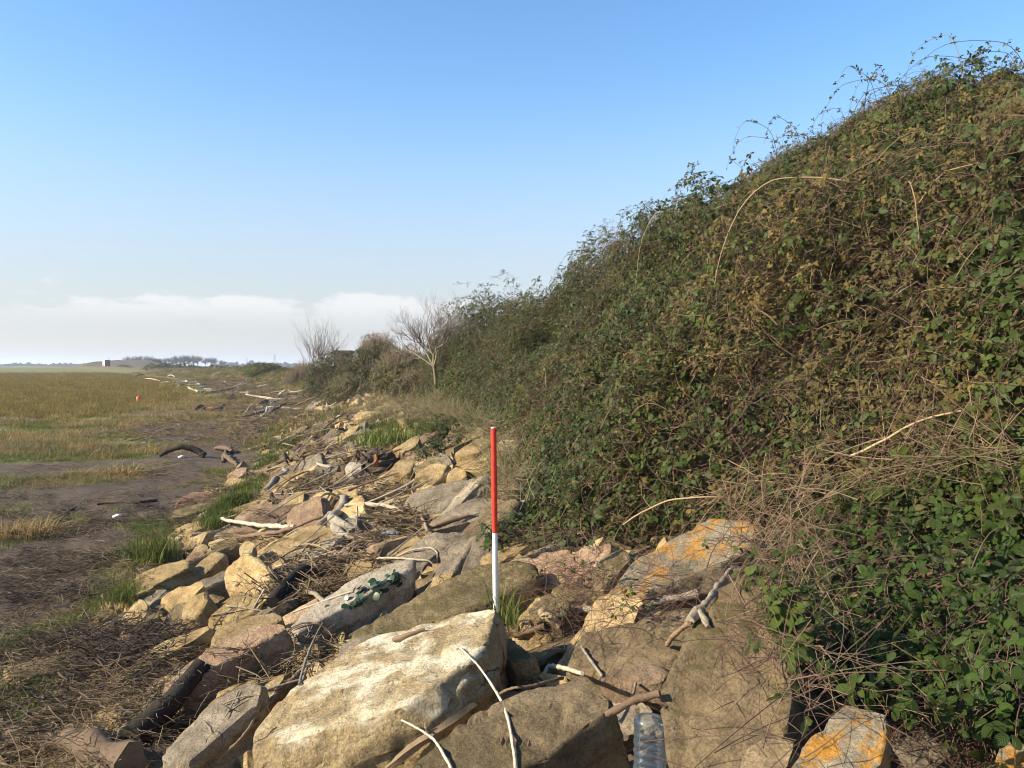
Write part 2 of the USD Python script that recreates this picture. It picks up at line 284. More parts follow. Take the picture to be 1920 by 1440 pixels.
LEAF_SCRUB = mat_leaf('scrub_leaf', [(0, (0.11, 0.12, 0.04)), (0.3, (0.19, 0.18, 0.065)), (0.55, (0.30, 0.23, 0.105)), (0.85, (0.25, 0.155, 0.09))], rough=0.6, trans=0.3, spec=0.2)
LEAF_DRY = mat_leaf('bramble_leaf_dry', [(0, (0.10, 0.080, 0.032)), (0.2, (0.155, 0.125, 0.05)), (0.4, (0.21, 0.165, 0.075)), (0.58, (0.14, 0.088, 0.048)), (0.74, (0.15, 0.155, 0.042)), (0.88, (0.21, 0.205, 0.06))], back=(0.2, 0.16, 0.1), rough=0.7, trans=0.25, spec=0.1)
def mat_stem(name, stops, patch=(1.2, 1.1, 1.0)):
    return Mt(name, {'g': ('geometry', {}), 'oi': ('object_info', {}), 'r': ('rgb_ramp', {'ramp': stops, 'interpolate': False}), 'rv': ('map_range', {'from_min': 0.0, 'from_max': 1.0, 'to_min': 0.7, 'to_max': 1.2}), 'hs': ('hsv', {}),
                     'p': ('principled_bsdf', {'roughness': 0.7, 'specular_ior_level': 0.3})},
              [('g.random_per_island', 'r.fac'), ('r.color', 'hs.color'), ('oi.random', 'rv.value'), ('rv.result', 'hs.value'), ('hs.color', 'p.base_color')], surface='p.BSDF')
CANE_RED = mat_stem('cane_purple', [(0, (0.075, 0.03, 0.035)), (0.4, (0.12, 0.055, 0.045)), (0.7, (0.11, 0.10, 0.05))])
CANE_DEAD = mat_stem('cane_dead', [(0, (0.19, 0.125, 0.075)), (0.3, (0.30, 0.215, 0.13)), (0.6, (0.42, 0.32, 0.20)), (0.85, (0.13, 0.08, 0.055))])
CANE_TAN = mat_stem('cane_tan', [(0, (0.32, 0.22, 0.12)), (0.4, (0.44, 0.33, 0.20)), (0.8, (0.25, 0.16, 0.09))])
TWIG = mat_stem('twig_grey', [(0, (0.17, 0.13, 0.10)), (0.4, (0.25, 0.20, 0.15)), (0.75, (0.13, 0.09, 0.07))])
TWIG_BROWN = mat_stem('twig_brown', [(0, (0.25, 0.18, 0.12)), (0.4, (0.35, 0.26, 0.175)), (0.75, (0.17, 0.12, 0.08))])
REED = mat_stem('reed_straw', [(0, (0.17, 0.115, 0.06)), (0.25, (0.27, 0.19, 0.105)), (0.5, (0.09, 0.058, 0.037)), (0.8, (0.40, 0.31, 0.19))])
REED_DARK = mat_stem('reed_dark', [(0, (0.055, 0.036, 0.023)), (0.4, (0.095, 0.062, 0.037)), (0.7, (0.15, 0.10, 0.058)), (0.92, (0.30, 0.22, 0.13))])
CANE_OLIVE = mat_stem('cane_olive', [(0, (0.20, 0.165, 0.085)), (0.3, (0.30, 0.255, 0.135)), (0.6, (0.15, 0.125, 0.06)), (0.8, (0.38, 0.32, 0.19))])
CANE_BROWN = mat_stem('cane_brown', [(0, (0.11, 0.062, 0.045)), (0.35, (0.17, 0.105, 0.068)), (0.7, (0.25, 0.17, 0.105)), (0.92, (0.36, 0.27, 0.17))])
def mat_grass(name, stops, trans=0.3):
    return mat_leaf(name, stops, rough=0.6, trans=trans, spec=0.2)
GRASS = mat_grass('grass_green', [(0, (0.11, 0.13, 0.032)), (0.3, (0.17, 0.185, 0.048)), (0.55, (0.25, 0.235, 0.08)), (0.78, (0.36, 0.29, 0.15))])
SEDGE = mat_grass('grass_golden', [(0, (0.20, 0.15, 0.045)), (0.3, (0.28, 0.21, 0.07)), (0.55, (0.24, 0.205, 0.06)), (0.78, (0.18, 0.18, 0.05))])
STRAW = mat_grass('grass_straw', [(0, (0.28, 0.20, 0.10)), (0.4, (0.36, 0.27, 0.15)), (0.7, (0.20, 0.17, 0.07))])
def mat_plain(name, col, rough=0.5, spec=0.4, noise=0.25, scale=20.0, bump=0.0):
    return Mt(name, {'g': ('geometry', {}), 'n': ('noise_texture', {'scale': scale, 'detail': 5.0, 'roughness': 0.7}), 'r': ('rgb_ramp', ramp2((0.3, tuple(c * (1 - noise) for c in col)), (0.7, tuple(min(1, c * (1 + noise * .5)) for c in col)))),
                     'b': ('bump', {'strength': bump, 'distance': 0.01}), 'p': ('principled_bsdf', {'roughness': rough, 'specular_ior_level': spec})},
              [('g.position', 'n.vector'), ('n.fac', 'r.fac'), ('r.color', 'p.base_color'), ('n.fac', 'b.height'), ('b.normal', 'p.normal')], surface='p.BSDF')

# ---------------------------------------------------------------- ground sheet
def poly_mask(pix, poly):
    """Even-odd test of points (n, 2) against a polygon."""
    x, y = pix[:, 0], pix[:, 1]; inside = np.zeros(len(x), bool); P = np.asarray(poly, float)
    for (x0, y0), (x1, y1) in zip(P, np.roll(P, -1, 0)):
        c = ((y0 > y) != (y1 > y)) & (x < (x1 - x0) * (y - y0) / (y1 - y0 + 1e-12) + x0); inside ^= c
    return inside
# bare mud pans on the marsh, as ground positions (x, y): outlines with a soft edge
MUD = [[(-13.5, 31), (-9.3, 33), (-8.2, 25.5), (-8.6, 23), (-10.5, 24), (-14, 28)], [(-14, 19), (-8.6, 18.9), (-9.2, 16.5), (-13, 16), (-16, 17)],
       [(-9.5, 14.6), (-5.2, 15.4), (-5.0, 12.2), (-7, 11), (-9, 11.6)], [(-6.2, 10.2), (-4.9, 9.2), (-3.9, 7.3), (-4.6, 6.6), (-6.5, 7.4)], [(-19, 16.8), (-13, 17.6), (-13, 15.6), (-19, 15.2)]]
_t = np.linspace(8, 46, 12)
MUD.append([(float(xc(t)) - 3.5, t) for t in _t] + [(float(xc(t)) - 4.7 - .02 * t, t) for t in _t[::-1]])
def mud_amount(x, Y):
    from shapely import Polygon, distance, points
    pts = points(np.stack([x, Y], -1)); wob = (meshkit.fbm(np.stack([x, Y, 0 * x], -1) * 0.8, 4, 3) - .5) * 2.2
    out = np.zeros(len(x))
    for m in MUD:
        p = Polygon(m); inside = distance(p.boundary, pts) * np.where(distance(p, pts) > 0, -1, 1)
        out = np.maximum(out, sstep(-0.35, 0.35, inside + wob))
    return out
rows = np.r_[np.linspace(-30, 0.2, 12), np.geomspace(0.5, 14, 210), np.geomspace(14.2, 6500, 150)[1:]]
cols = np.concatenate([np.linspace(-3, -1.05, 12)[:-1], np.linspace(-1.05, 0.95, 340), np.linspace(0.95, 3, 14)[1:]])
GX = cols[None, :] * (np.maximum(rows, 0)[:, None] + 3.0); GY = np.repeat(rows[:, None], len(cols), 1)
gx, gy = GX.ravel(), GY.ravel(); gz = ground(gx, gy)
nr, nc = GX.shape
i, j = np.meshgrid(np.arange(nr - 1), np.arange(nc - 1), indexing='ij')
gq = np.stack([i * nc + j, i * nc + j + 1, (i + 1) * nc + j + 1, (i + 1) * nc + j], -1).reshape(-1, 4)
gu = gx - xc(gy)
mud = mud_amount(gx, gy) * (gy > 3) * (gy < 45)
nz = meshkit.fbm(np.stack([gx, gy, 0 * gx], -1) * 0.35, 4, 21)
gold = sstep(30, 46, gy + 10 * (nz - .5) - .25 * (gu + 10)) * sstep(-9.5, -14, gu) * (1 - sstep(235, 265, gy))
green = np.maximum(sstep(.42, .54, nz + .12 * sstep(17, 24, gy)) * sstep(-2.6, -3.2, gu), sstep(235, 265, gy))
soil = np.maximum(sstep(-3.4, -2.6, gu), sstep(26, 36, gy) * (1 - sstep(110, 150, gy)) * sstep(-9.5, -7.5, gu + 3 * (nz - .5)) * (gu < -2))
zone = np.stack([mud, gold, np.clip(green * (1 - soil * .6), 0, 1)], -1)
GROUND = Mt('ground', {
    'g': ('geometry', {}), 'a': ('attribute', {'attribute': 'zone'}), 's': ('separate_color', {}),
    'n1': ('noise_texture', {'scale': 1.7, 'detail': 8.0, 'roughness': 0.7}), 'soil': ('rgb_ramp', ramp2((0.32, (0.060, 0.042, 0.028)), (0.5, (0.115, 0.080, 0.050)), (0.68, (0.19, 0.14, 0.085)))),
    'n2': ('noise_texture', {'scale': 45.0, 'detail': 5.0, 'roughness': 0.75}), 'v': ('rgb_ramp', ramp2((0.3, (0.55, 0.55, 0.55)), (0.7, (1.35, 1.3, 1.2)))), 'mv': ('mix_color', {'blend_type': 'multiply', 'fac': 0.8, 'use_clamp': False}),
    'n3': ('noise_texture', {'scale': 7.0, 'detail': 6.0, 'roughness': 0.6}), 'gr': ('rgb_ramp', ramp2((0.33, (0.10, 0.115, 0.032)), (0.52, (0.17, 0.165, 0.052)), (0.7, (0.25, 0.205, 0.09)))), 'mg': ('mix_color', {}),
    'n4': ('noise_texture', {'scale': 0.35, 'detail': 9.0, 'roughness': 0.72}), 'go': ('rgb_ramp', ramp2((0.35, (0.15, 0.105, 0.035)), (0.5, (0.24, 0.165, 0.055)), (0.66, (0.20, 0.17, 0.06)))), 'mo': ('mix_color', {}),
    'mr': ('rgb_ramp', ramp2((0.3, (0.070, 0.050, 0.038)), (0.7, (0.125, 0.094, 0.072)))), 'mm': ('mix_color', {}),
    'b': ('bump', {'strength': 0.8, 'distance': 0.02}), 'p': ('principled_bsdf', {'roughness': 0.95, 'specular_ior_level': 0.2})},
    [('a.color', 's.color'), ('g.position', 'n1.vector'), ('n1.fac', 'soil.fac'), ('g.position', 'n2.vector'), ('n2.fac', 'v.fac'),
     ('g.position', 'n3.vector'), ('n3.fac', 'gr.fac'), ('s.b', 'mg.fac'), ('soil.color', 'mg.a'), ('gr.color', 'mg.b'),
     ('g.position', 'n4.vector'), ('n4.fac', 'go.fac'), ('s.g', 'mo.fac'), ('mg.result', 'mo.a'), ('go.color', 'mo.b'),
     ('n1.fac', 'mr.fac'), ('s.r', 'mm.fac'), ('mo.result', 'mm.a'), ('mr.color', 'mm.b'), ('mm.result', 'mv.a'), ('v.color', 'mv.b'), ('mv.result', 'p.base_color'),
     ('n2.fac', 'b.height'), ('b.normal', 'p.normal')], surface='p.BSDF')
gm = usdkit.mesh(stage, '/World/ground', (np.stack([gx, gy, gz], -1), gq), GROUND, True)
UsdGeom.PrimvarsAPI(gm).CreatePrimvar('zone', Sdf.ValueTypeNames.Color3fArray, 'vertex').Set(Vt.Vec3fArray.FromNumpy(zone.astype(np.float32)))
tag(gm, 'salt marsh and stony sea bank', None, None, 'structure')

# ---------------------------------------------------------------- rocks
def rock_mesh(points, seed, res, bn, cuts=4, rnd=2, amp=1.0, strata=0.02):
    rng = np.random.default_rng(seed)
    m = manifold3d.Manifold.hull_points(np.asarray(points, float))
    P = np.asarray(points, float); ctr = P.mean(0); ext = np.linalg.norm(P - ctr, axis=1).mean()
    for _ in range(cuts):
        d = rng.normal(size=3); d /= np.linalg.norm(d)
        if d @ bn > 0.75: d = d - bn * (d @ bn) * 0.7; d /= np.linalg.norm(d)
        h = np.sort(P @ d)[::-1]
        off = h[0] - (h[0] - h[-1]) * rng.uniform(0.02, 0.075)
        c = m.trim_by_plane(tuple(-d), -off)
        if not c.is_empty(): m = c
    m = m.refine_to_length(res); g = m.to_mesh()
    t = trimesh.Trimesh(np.asarray(g.vert_properties[:, :3], float), np.asarray(g.tri_verts, int), process=True)
    v, f = np.array(t.vertices), np.array(t.faces); n = len(v)
    e = t.edges_unique; A = sparse.coo_matrix((np.ones(len(e) * 2), (np.r_[e[:, 0], e[:, 1]], np.r_[e[:, 1], e[:, 0]])), (n, n)).tocsr()
    dg = np.maximum(np.asarray(A.sum(1)).ravel(), 1)
    for _ in range(rnd): v = v + 0.5 * (A @ v / dg[:, None] - v)
    nm = np.array(trimesh.Trimesh(v, f, process=False).vertex_normals)
    s = ext; o = rng.uniform(-50, 50, 3)
    big = meshkit.fbm(v / s * 1.3 + o, 3, seed) - .5
    mid = meshkit.fbm(v / min(s, .5) * 5 + o, 4, seed + 7) - .5
    ridge = 1 - 2 * np.abs(meshkit.noise(v / min(s, .5) * 3.2 + o, seed + 3) - .5)
    lay = v @ bn / (0.055 + 0.03 * rng.random()) + 0.5 * big * 4
    li = np.floor(lay).astype(int); fr = lay - li
    hs = np.modf(np.abs(np.sin((li + seed) * 12.9898) * 43758.5453))[0]
    side = np.clip(1 - (nm @ bn) ** 2 * 1.6, 0, 1)
    disp = amp * (0.07 * s * big + 0.030 * min(s, .5) * 2 * mid - 0.06 * min(s, .5) * np.clip(ridge - .8, 0, .2) * 5) + side * strata * ((hs - .5) * 2 - 0.35 * (np.abs(fr - .5) > .44)) * (.4 + 1.2 * np.clip(big + .5, 0, 1))
    return v + nm * disp[:, None], f
def slope_normal(p, toward=0.0):
    e = 0.15
    g = lambda x, y: float(ground0(np.array(x), np.array(y)))
    n = np.array([-(g(p[0] + e, p[1]) - g(p[0] - e, p[1])) / (2 * e), -(g(p[0], p[1] + e) - g(p[0], p[1] - e)) / (2 * e) - toward, 1.0])
    return n / np.linalg.norm(n)
ROCKS = []      # world (v, f) of every rock, for resting things on them
def hero_rock(name, label, poly, mat, thick, lift=0.18, tilt=None, normal=None, seed=0, cuts=3, rnd=2, group=None, flare=0.97, amp=1.0, strata=0.014):
    poly = np.asarray(poly, float); c = poly.mean(0)
    P0 = march([c], ground0, lift)[0]
    if P0[1] < 5.2: P0 = march([c], ground0, lift + .06)[0]
    dist = P0[1]
    n = np.asarray(normal, float) if normal is not None else slope_normal(P0, (0.06 + 0.035 * dist) if tilt is None else tilt)
    n = n / np.linalg.norm(n)
    d = rays(poly); t = ((P0 - EYE) @ n) / (d @ n)
    top = EYE + d * t[:, None]
    rng = np.random.default_rng(seed + 100)
    ctr = top.mean(0)
    size = np.linalg.norm(top - ctr, axis=1).max()
    down = -n * 0.55 + np.array([0, 0, -0.45]); down /= np.linalg.norm(down)
    inset = ctr + (top - ctr) * 0.97 + n * 0.02 * size
    mid = ctr + (top - ctr) * (1 + rng.uniform(0.0, 0.05, (len(top), 1))) + down * thick * 0.30
    low = ctr + (top - ctr) * (flare + rng.uniform(-.08, .08, (len(top), 1))) + down * thick
    pts = np.vstack([inset, top + down * 0.02 * size, mid, low])
    res = np.clip(dist * 0.0065, 0.02, 0.16)
    v, f = rock_mesh(pts, seed, res, n, cuts, rnd, amp, strata)
    ROCKS.append((v, f))
    solo(name, (v, f), ROCK[mat], label, 'rock' if name != 'boulder' else 'boulder', group, smooth=26)
    return top
HERO = [
 ('rock_slab', 'large cream white sunlit slab at the foot of the red and white pole', [(937,1141),(916,1139),(716,1186),(634,1232),(560,1285),(492,1342),(450,1425),(588,1390),(740,1338),(800,1318),(860,1248),(915,1212)], 'pale', .42, .28),
 ('boulder', 'dark mossy boulder in shade right of the cream slab', [(915,1215),(930,1200),(976,1195),(998,1212),(1012,1235),(960,1245)], 'olive', .45, .16),
 ('boulder', 'big brown boulder at the bottom left of the clear plastic bottle', [(1097,1265),(1165,1322),(1130,1338),(1070,1335),(1020,1380),(945,1432),(930,1480),(730,1490),(800,1400),(900,1335),(1000,1290)], 'tan', .6, .30),
 ('boulder', 'big olive brown boulder right of the clear plastic bottle', [(1378,1066),(1345,1105),(1333,1180),(1256,1265),(1238,1300),(1250,1400),(1262,1490),(1440,1490),(1478,1370),(1490,1240),(1450,1100)], 'tan', .70, .34),
 ('boulder', 'flat tan boulder under bramble canes above the small dark rock', [(1041,1248),(1069,1206),(1111,1178),(1209,1152),(1308,1138),(1322,1180),(1288,1220),(1257,1245),(1181,1250),(1125,1258)], 'tan', .35, .14),
 ('rock', 'small dark brown rock wedged above the clear plastic bottle', [(1129,1268),(1160,1248),(1210,1243),(1256,1256),(1240,1276),(1180,1280)], 'brown', .2, .12),
 ('rock_slab', 'grey slab with orange lichen beneath the arching dead canes', [(1108,1125),(1140,1092),(1184,1055),(1271,1013),(1322,976),(1361,964),(1420,972),(1432,1012),(1345,1062),(1237,1102),(1181,1130),(1139,1138)], 'lichen', .35, .16),
 ('rock', 'greenish grey rock tucked against the upper left of the orange lichened slab', [(1108,1085),(1128,1045),(1165,1030),(1188,1043),(1150,1085),(1125,1102)], 'olive', .25, .14),
 ('rock', 'square mossy block between the pole foot and the bramble', [(985,1135),(1008,1118),(1060,1118),(1072,1140),(1050,1162),(1000,1166)], 'olive', .22, .12),
 ('rock_slab', 'long olive ridge of rock running down from behind the pole with orange lichen', [(636,1207),(700,1165),(790,1128),(850,1082),(930,1048),(1000,1058),(1012,1078),(935,1100),(905,1132),(840,1142),(740,1172),(680,1222)], 'olive', .38, .16),
 ('rock_slab', 'pale white grey slab with ivy growing along its lower edge', [(538,1180),(610,1134),(619,1112),(672,1084),(735,1056),(778,1047),(770,1066),(719,1093),(666,1127),(594,1164),(552,1190)], 'white', .24, .16),
 ('rock', 'lumpy grey rock with a dark hollow left of the white pole section', [(812,1012),(840,998),(880,1002),(906,1018),(890,1040),(835,1050)], 'grey', .2, .16),
 ('rock_slab', 'ochre slab with a rusty upper edge above the ivy covered white slab', [(705,1048),(740,1010),(805,993),(815,1010),(770,1042),(720,1062)], 'ochre', .2, .16),
 ('boulder', 'rounded tan boulder with a shaded right face above the big grey slabs', [(769,920),(780,886),(812,868),(847,871),(838,890),(805,912)], 'ochre', .28, .26),
 ('rock', 'ochre rock leaning against the right side of the rounded tan boulder', [(835,895),(850,874),(872,880),(876,896),(855,908)], 'gold', .2, .2),
 ('rock_slab', 'broad brown grey slab beneath the rounded tan boulder', [(758,928),(850,900),(915,893),(935,905),(900,926),(850,946),(800,968),(758,952)], 'grey', .26, .16),
 ('rock_slab', 'dark edged grey slab left of the red pole section', [(790,992),(830,960),(870,940),(932,928),(936,946),(880,962),(835,990)], 'grey', .22, .16),
 ('rock_slab', 'sloping fawn slab right behind the middle of the pole', [(858,1002),(900,965),(950,948),(980,958),(945,992),(900,1016)], 'brown', .22, .14),
 ('rock', 'pale grey rock just right of the red pole section', [(942,965),(955,948),(985,935),(990,950),(975,975),(950,980)], 'white', .2, .18),
 ('rock', 'small grey rock just left of the pole where red meets white', [(893,1008),(910,992),(926,994),(924,1026),(905,1031)], 'white', .16, .18),
 ('rock_slab', 'flat yellow slab with a dark front face at the edge of the marsh', [(225,1122),(250,1082),(295,1062),(350,1046),(368,1056),(300,1090),(262,1116),(240,1127)], 'gold', .30, .25),
 ('rock', 'dark sided rock between the flat yellow slab and the bright yellow block', [(362,1062),(400,1032),(414,1028),(428,1040),(388,1074),(348,1090)], 'ochre', .3, .22),
 ('boulder', 'bright yellow upright block left of the dark log', [(421,1060),(440,1046),(480,1042),(503,1064),(507,1090),(482,1114),(432,1116),(420,1098)], 'gold', .35, .25),
 ('rock', 'small pale rock perched on the bright yellow upright block', [(448,1036),(452,1020),(468,1013),(478,1022),(470,1038)], 'gold', .12, .32),
 ('rock', 'rough chipped yellow rock below the flat yellow slab', [(295,1128),(330,1100),(375,1086),(387,1100),(362,1127),(330,1147)], 'gold', .25, .2),
 ('rock', 'egg shaped pale yellow rock left of the bright yellow upright block', [(340,1142),(358,1120),(385,1109),(391,1130),(366,1156),(342,1162)], 'gold', .2, .22),
 ('rock', 'buff rock with a square lower face just left of the dark log', [(385,1162),(430,1124),(490,1108),(502,1120),(480,1152),(420,1172)], 'gold', .25, .14),
 ('rock', 'mossy ochre rock above the long pinkish slab', [(390,1208),(410,1175),(470,1155),(520,1148),(532,1160),(480,1187),(420,1213)], 'ochre', .25, .16),
 ('rock_slab', 'long narrow yellow slab above the long pinkish slab at the lower left', [(205,1292),(265,1228),(312,1200),(405,1163),(398,1183),(322,1222),(262,1260)], 'gold', .22, .16),
 ('rock_slab', 'long pinkish brown slab with a tall brown front face', [(296,1296),(375,1227),(475,1175),(525,1158),(548,1172),(500,1197),(450,1214),(400,1238),(330,1296)], 'pink', .42, .2),
 ('rock_slab', 'grey slab at the bottom left beside the cream slab', [(306,1418),(386,1324),(478,1271),(494,1282),(478,1324),(400,1374),(338,1440)], 'grey', .35, .16),
 ('rock', 'small grey brown rock propping the upper end of the cream slab', [(636,1215),(665,1192),(712,1182),(722,1192),(660,1225),(632,1245)], 'grey', .25, .14),
 ('rock', 'rounded yellow rock at the edge of the grass by the marsh', [(223,1192),(240,1142),(262,1122),(278,1132),(272,1182),(246,1202)], 'gold', .25, .16),
 ('rock', 'small square yellow rock lowest on the bank beside the marsh litter', [(180,1228),(190,1215),(204,1212),(212,1232),(190,1245)], 'gold', .14, .1),
 ('rock', 'small cream rock half buried in the litter at the lower left', [(168,1330),(180,1312),(206,1305),(216,1318),(200,1334)], 'gold', .1, .08),
 ('rock_slab', 'mossy ochre slab above the jumble of driftwood sticks', [(470,1042),(520,1005),(580,985),(640,988),(645,1010),(560,1032),(500,1052)], 'ochre', .24, .2),
 ('rock_slab', 'pink tinged slab near the grass below the upper driftwood', [(428,978),(460,950),(500,943),(545,953),(552,975),(480,988)], 'pink', .22, .18),
 ('rock', 'yellow wedge shaped rock with a shaded right end in the driftwood', [(560,952),(590,925),(618,918),(624,930),(602,962),(570,968)], 'gold', .25, .22),
 ('rock', 'pale yellow rock left of the yellow wedge', [(523,947),(545,924),(572,920),(567,946),(535,960)], 'gold', .2, .2),
 ('boulder', 'lone tan boulder lying on the mud at the edge of the bank', [(423,894),(440,879),(467,873),(463,886),(445,897)], 'pink', .25, .25),
 ('rock', 'pale pinkish white rock left of the rusty brown stump', [(645,879),(655,864),(679,868),(681,883),(660,890)], 'white', .22, .28),
 ('rock', 'leaning yellow slab below the pinkish white rock', [(618,965),(640,930),(665,910),(673,925),(648,958)], 'gold', .2, .22),
 ('rock_slab', 'tan slab below the tall grass on the upper slope', [(728,848),(760,825),(787,813),(786,832),(760,848)], 'ochre', .3, .25),
 ('rock_slab', 'ochre slab left of the top of the pole', [(848,853),(880,830),(918,814),(925,830),(890,852)], 'ochre', .3, .25),
 ('rock_slab', 'golden slab crossing behind the upper red section of the pole', [(866,884),(900,860),(938,848),(942,872),(910,887)], 'gold', .26, .2),
 ('rock', 'tan rock beside the rusty brown stump', [(735,880),(742,864),(768,858),(778,868),(765,884)], 'ochre', .22, .25),
 ('boulder', 'grey boulder blotched with orange lichen in the bottom right corner', [(1470,1470),(1510,1379),(1575,1317),(1665,1330),(1650,1430),(1610,1480)], 'lichen', .5, .40),
 ('rock', 'pitted brown rock between the big right boulder and the lichened corner boulder', [(1380,1450),(1400,1400),(1455,1375),(1495,1385),(1480,1440),(1430,1470)], 'tan', .3, .30),
 ('rock', 'yellow lichened stone at the bottom right under bramble leaves', [(1860,1445),(1870,1400),(1900,1385),(1935,1400),(1930,1450)], 'lichen', .25, .16),
]
NOTILT = {'bright yellow upright block left of the dark log': (-0.55, -0.75, 0.42), 'egg shaped pale yellow rock left of the bright yellow upright block': (-0.55, -0.6, 0.5),
          'big olive brown boulder right of the clear plastic bottle': (-0.45, -0.42, 0.8), 'rough chipped yellow rock below the flat yellow slab': (-0.5, -0.5, 0.7),
          'large cream white sunlit slab at the foot of the red and white pole': (-0.36, -0.10, 0.93)}
for k, h in enumerate(HERO):
    hero_rock(h[0], h[1], h[2], h[3], h[4], h[5], normal=NOTILT.get(h[1]), seed=11 + k * 3, cuts=10, rnd=1, amp=.5 if h[0] == 'rock_slab' else .7)

# height of the ground and the rocks on it, for resting things
HX0, HX1, HY0, HY1, HD = -9.0, 3.4, 1.0, 20.0, 0.03
hnx, hny = int((HX1 - HX0) / HD), int((HY1 - HY0) / HD)
hxs, hys = np.meshgrid(HX0 + (np.arange(hnx) + .5) * HD, HY0 + (np.arange(hny) + .5) * HD, indexing='ij')
HM = ground(hxs.ravel(), hys.ravel()).reshape(hnx, hny)
def add_height(v, f, n_per=1.0):
    tri = v[f]; ar = np.linalg.norm(np.cross(tri[:, 1] - tri[:, 0], tri[:, 2] - tri[:, 0]), axis=1) / 2
    k = np.clip(np.ceil(ar / (HD * HD) * 2.5), 1, 400).astype(int); idx = np.repeat(np.arange(len(f)), k)
    rg = np.random.default_rng(len(f)); a, b = rg.random(len(idx)), rg.random(len(idx)); s = a + b > 1; a[s], b[s] = 1 - a[s], 1 - b[s]
    p = tri[idx, 0] + a[:, None] * (tri[idx, 1] - tri[idx, 0]) + b[:, None] * (tri[idx, 2] - tri[idx, 0])
    ix, iy = ((p[:, 0] - HX0) / HD).astype(int), ((p[:, 1] - HY0) / HD).astype(int)
    ok = (ix >= 0) & (ix < hnx) & (iy >= 0) & (iy < hny); np.maximum.at(HM, (ix[ok], iy[ok]), p[ok, 2])
for v, f in ROCKS: add_height(v, f)
def height(x, Y):
    x, Y = np.asarray(x, float), np.asarray(Y, float)
    ix, iy = np.floor((x - HX0) / HD).astype(int), np.floor((Y - HY0) / HD).astype(int)
    ok = (ix >= 0) & (ix < hnx) & (iy >= 0) & (iy < hny)
    return np.where(ok, HM[np.clip(ix, 0, hnx - 1), np.clip(iy, 0, hny - 1)], ground(x, Y))

# the other stones of the bank, wedged between the big ones
rng = np.random.default_rng(77)
fill = []
for tries in range(16000):
    if len(fill) >= 296: break
    far = len(fill) >= 215
    Y = np.exp(rng.uniform(np.log(13.0), np.log(45))) if far else np.exp(rng.uniform(np.log(2.2), np.log(14))); u = rng.uniform(-2.9, 1.25 if Y > 7 else 0.9)
    x = float(xc(Y)) + u; z = float(ground(x, Y))
    pix = project([x, Y, z])
    if not (-60 < pix[0] < 1980 and 690 < pix[1] < 1480): continue
    if u > -0.6 and Y > 13 and rng.random() < .6: continue
    s = rng.uniform(0.11, 0.27) * (1 + 0.006 * Y) * (0.75 if Y < 5 else 1.0)
    if height(x, Y) > z + 0.13 and rng.random() < .95: continue
    if any((x - a) ** 2 + (Y - b) ** 2 < (0.60 * (s + c)) ** 2 for a, b, c in fill): continue
    fill.append((x, Y, s))
ZONES = ('near the pole foot', 'on the driftwood slope', 'on the far slope beyond the stump')
for k, (x, Y, s) in enumerate(fill):
    rg = np.random.default_rng(500 + k); z = float(ground0(x, Y))
    n = slope_normal((x, Y), 0.05 + min(0.28, 0.02 * Y)) + rg.normal(size=3) * np.array([.22, .22, .1]); n /= np.linalg.norm(n)
    a = np.array([.8, .55, 0]) + rg.normal(size=3) * .4; a -= n * (a @ n); a /= np.linalg.norm(a); b = np.cross(n, a)
    q = np.sign(rg.normal(size=(12, 3))) * rg.uniform(.55, 1.0, (12, 3)); q = np.vstack([q, np.array(list(np.ndindex(2, 2, 2))) * 1.7 - .85])
    q = q * np.array([rg.uniform(1.1, 1.7), rg.uniform(.6, .95), rg.uniform(.35, .6)]) * s * np.array([1 + .3 * rg.normal(), 1, 1])
    pts = np.array([x, Y, z + s * 0.20]) + q[:, :1] * a + q[:, 1:2] * b + q[:, 2:] * n
    res = max(np.clip(Y * 0.008, 0.022, 0.2), s / 8)
    v, f = rock_mesh(pts, 900 + k, res, n, 6, 1, 0.9, 0.018)
    add_height(v, f)
    mat = rg.choice(['ochre', 'gold', 'grey', 'tan', 'brown', 'pink', 'olive'], p=[.26, .2, .18, .14, .10, .04, .08])
    dark = mat in ('grey', 'brown', 'olive')
    zn = ZONES[0 if Y < 5.5 else 1 if Y < 14 else 2]
    solo('small_rock', (v, f), ROCK[mat], ('greyish ' if dark else 'yellowish ') + 'small rock wedged among bigger stones ' + zn, 'rock', ('greyish' if dark else 'yellowish') + ' small rocks ' + zn, smooth=26)

# rubble between the stones
def rubble(seed):
    rg = np.random.default_rng(seed); q = np.sign(rg.normal(size=(11, 3))) * rg.uniform(.5, 1.0, (11, 3)) * np.array([1.1, .8, .55]) * .09
    v, f = rock_mesh(q, seed, .035, np.array([0, 0, 1.0]), 4, 0, .8, .004); return v, f

# ---------------------------------------------------------------- ranging pole
PX, PY = -0.076, 3.93
pz = 0.905
pole = thing('ranging_pole', 'upright red and white painted survey pole standing among the rocks', 'survey pole', (PX, PY, pz))
tilt = np.array([-0.012, 0.0, 1.0])
def pole_piece(z0, z1, r): return tube([np.array([PX, PY, pz]) + tilt * z for z in (z0, z0 + .002, z1 - .002, z1)], [r * .96, r, r, r * .96], 28)
PAINT_RED = mat_plain('paint_red', (0.60, 0.035, 0.015), 0.42, 0.5, 0.28, 45, 0.12); PAINT_WHITE = mat_plain('paint_white', (0.70, 0.69, 0.66), 0.45, 0.5, 0.22, 60, 0.12)
part(pole, 'white_section', pole_piece(0.0, 0.498, 0.0132), PAINT_WHITE, 40)
part(pole, 'red_section', pole_piece(0.500, 0.998, 0.0136), PAINT_RED, 40)
part(pole, 'end_cap', pole_piece(0.998, 1.004, 0.0128), mat_plain('cap_plastic', (0.75, 0.50, 0.42), 0.5), 40)
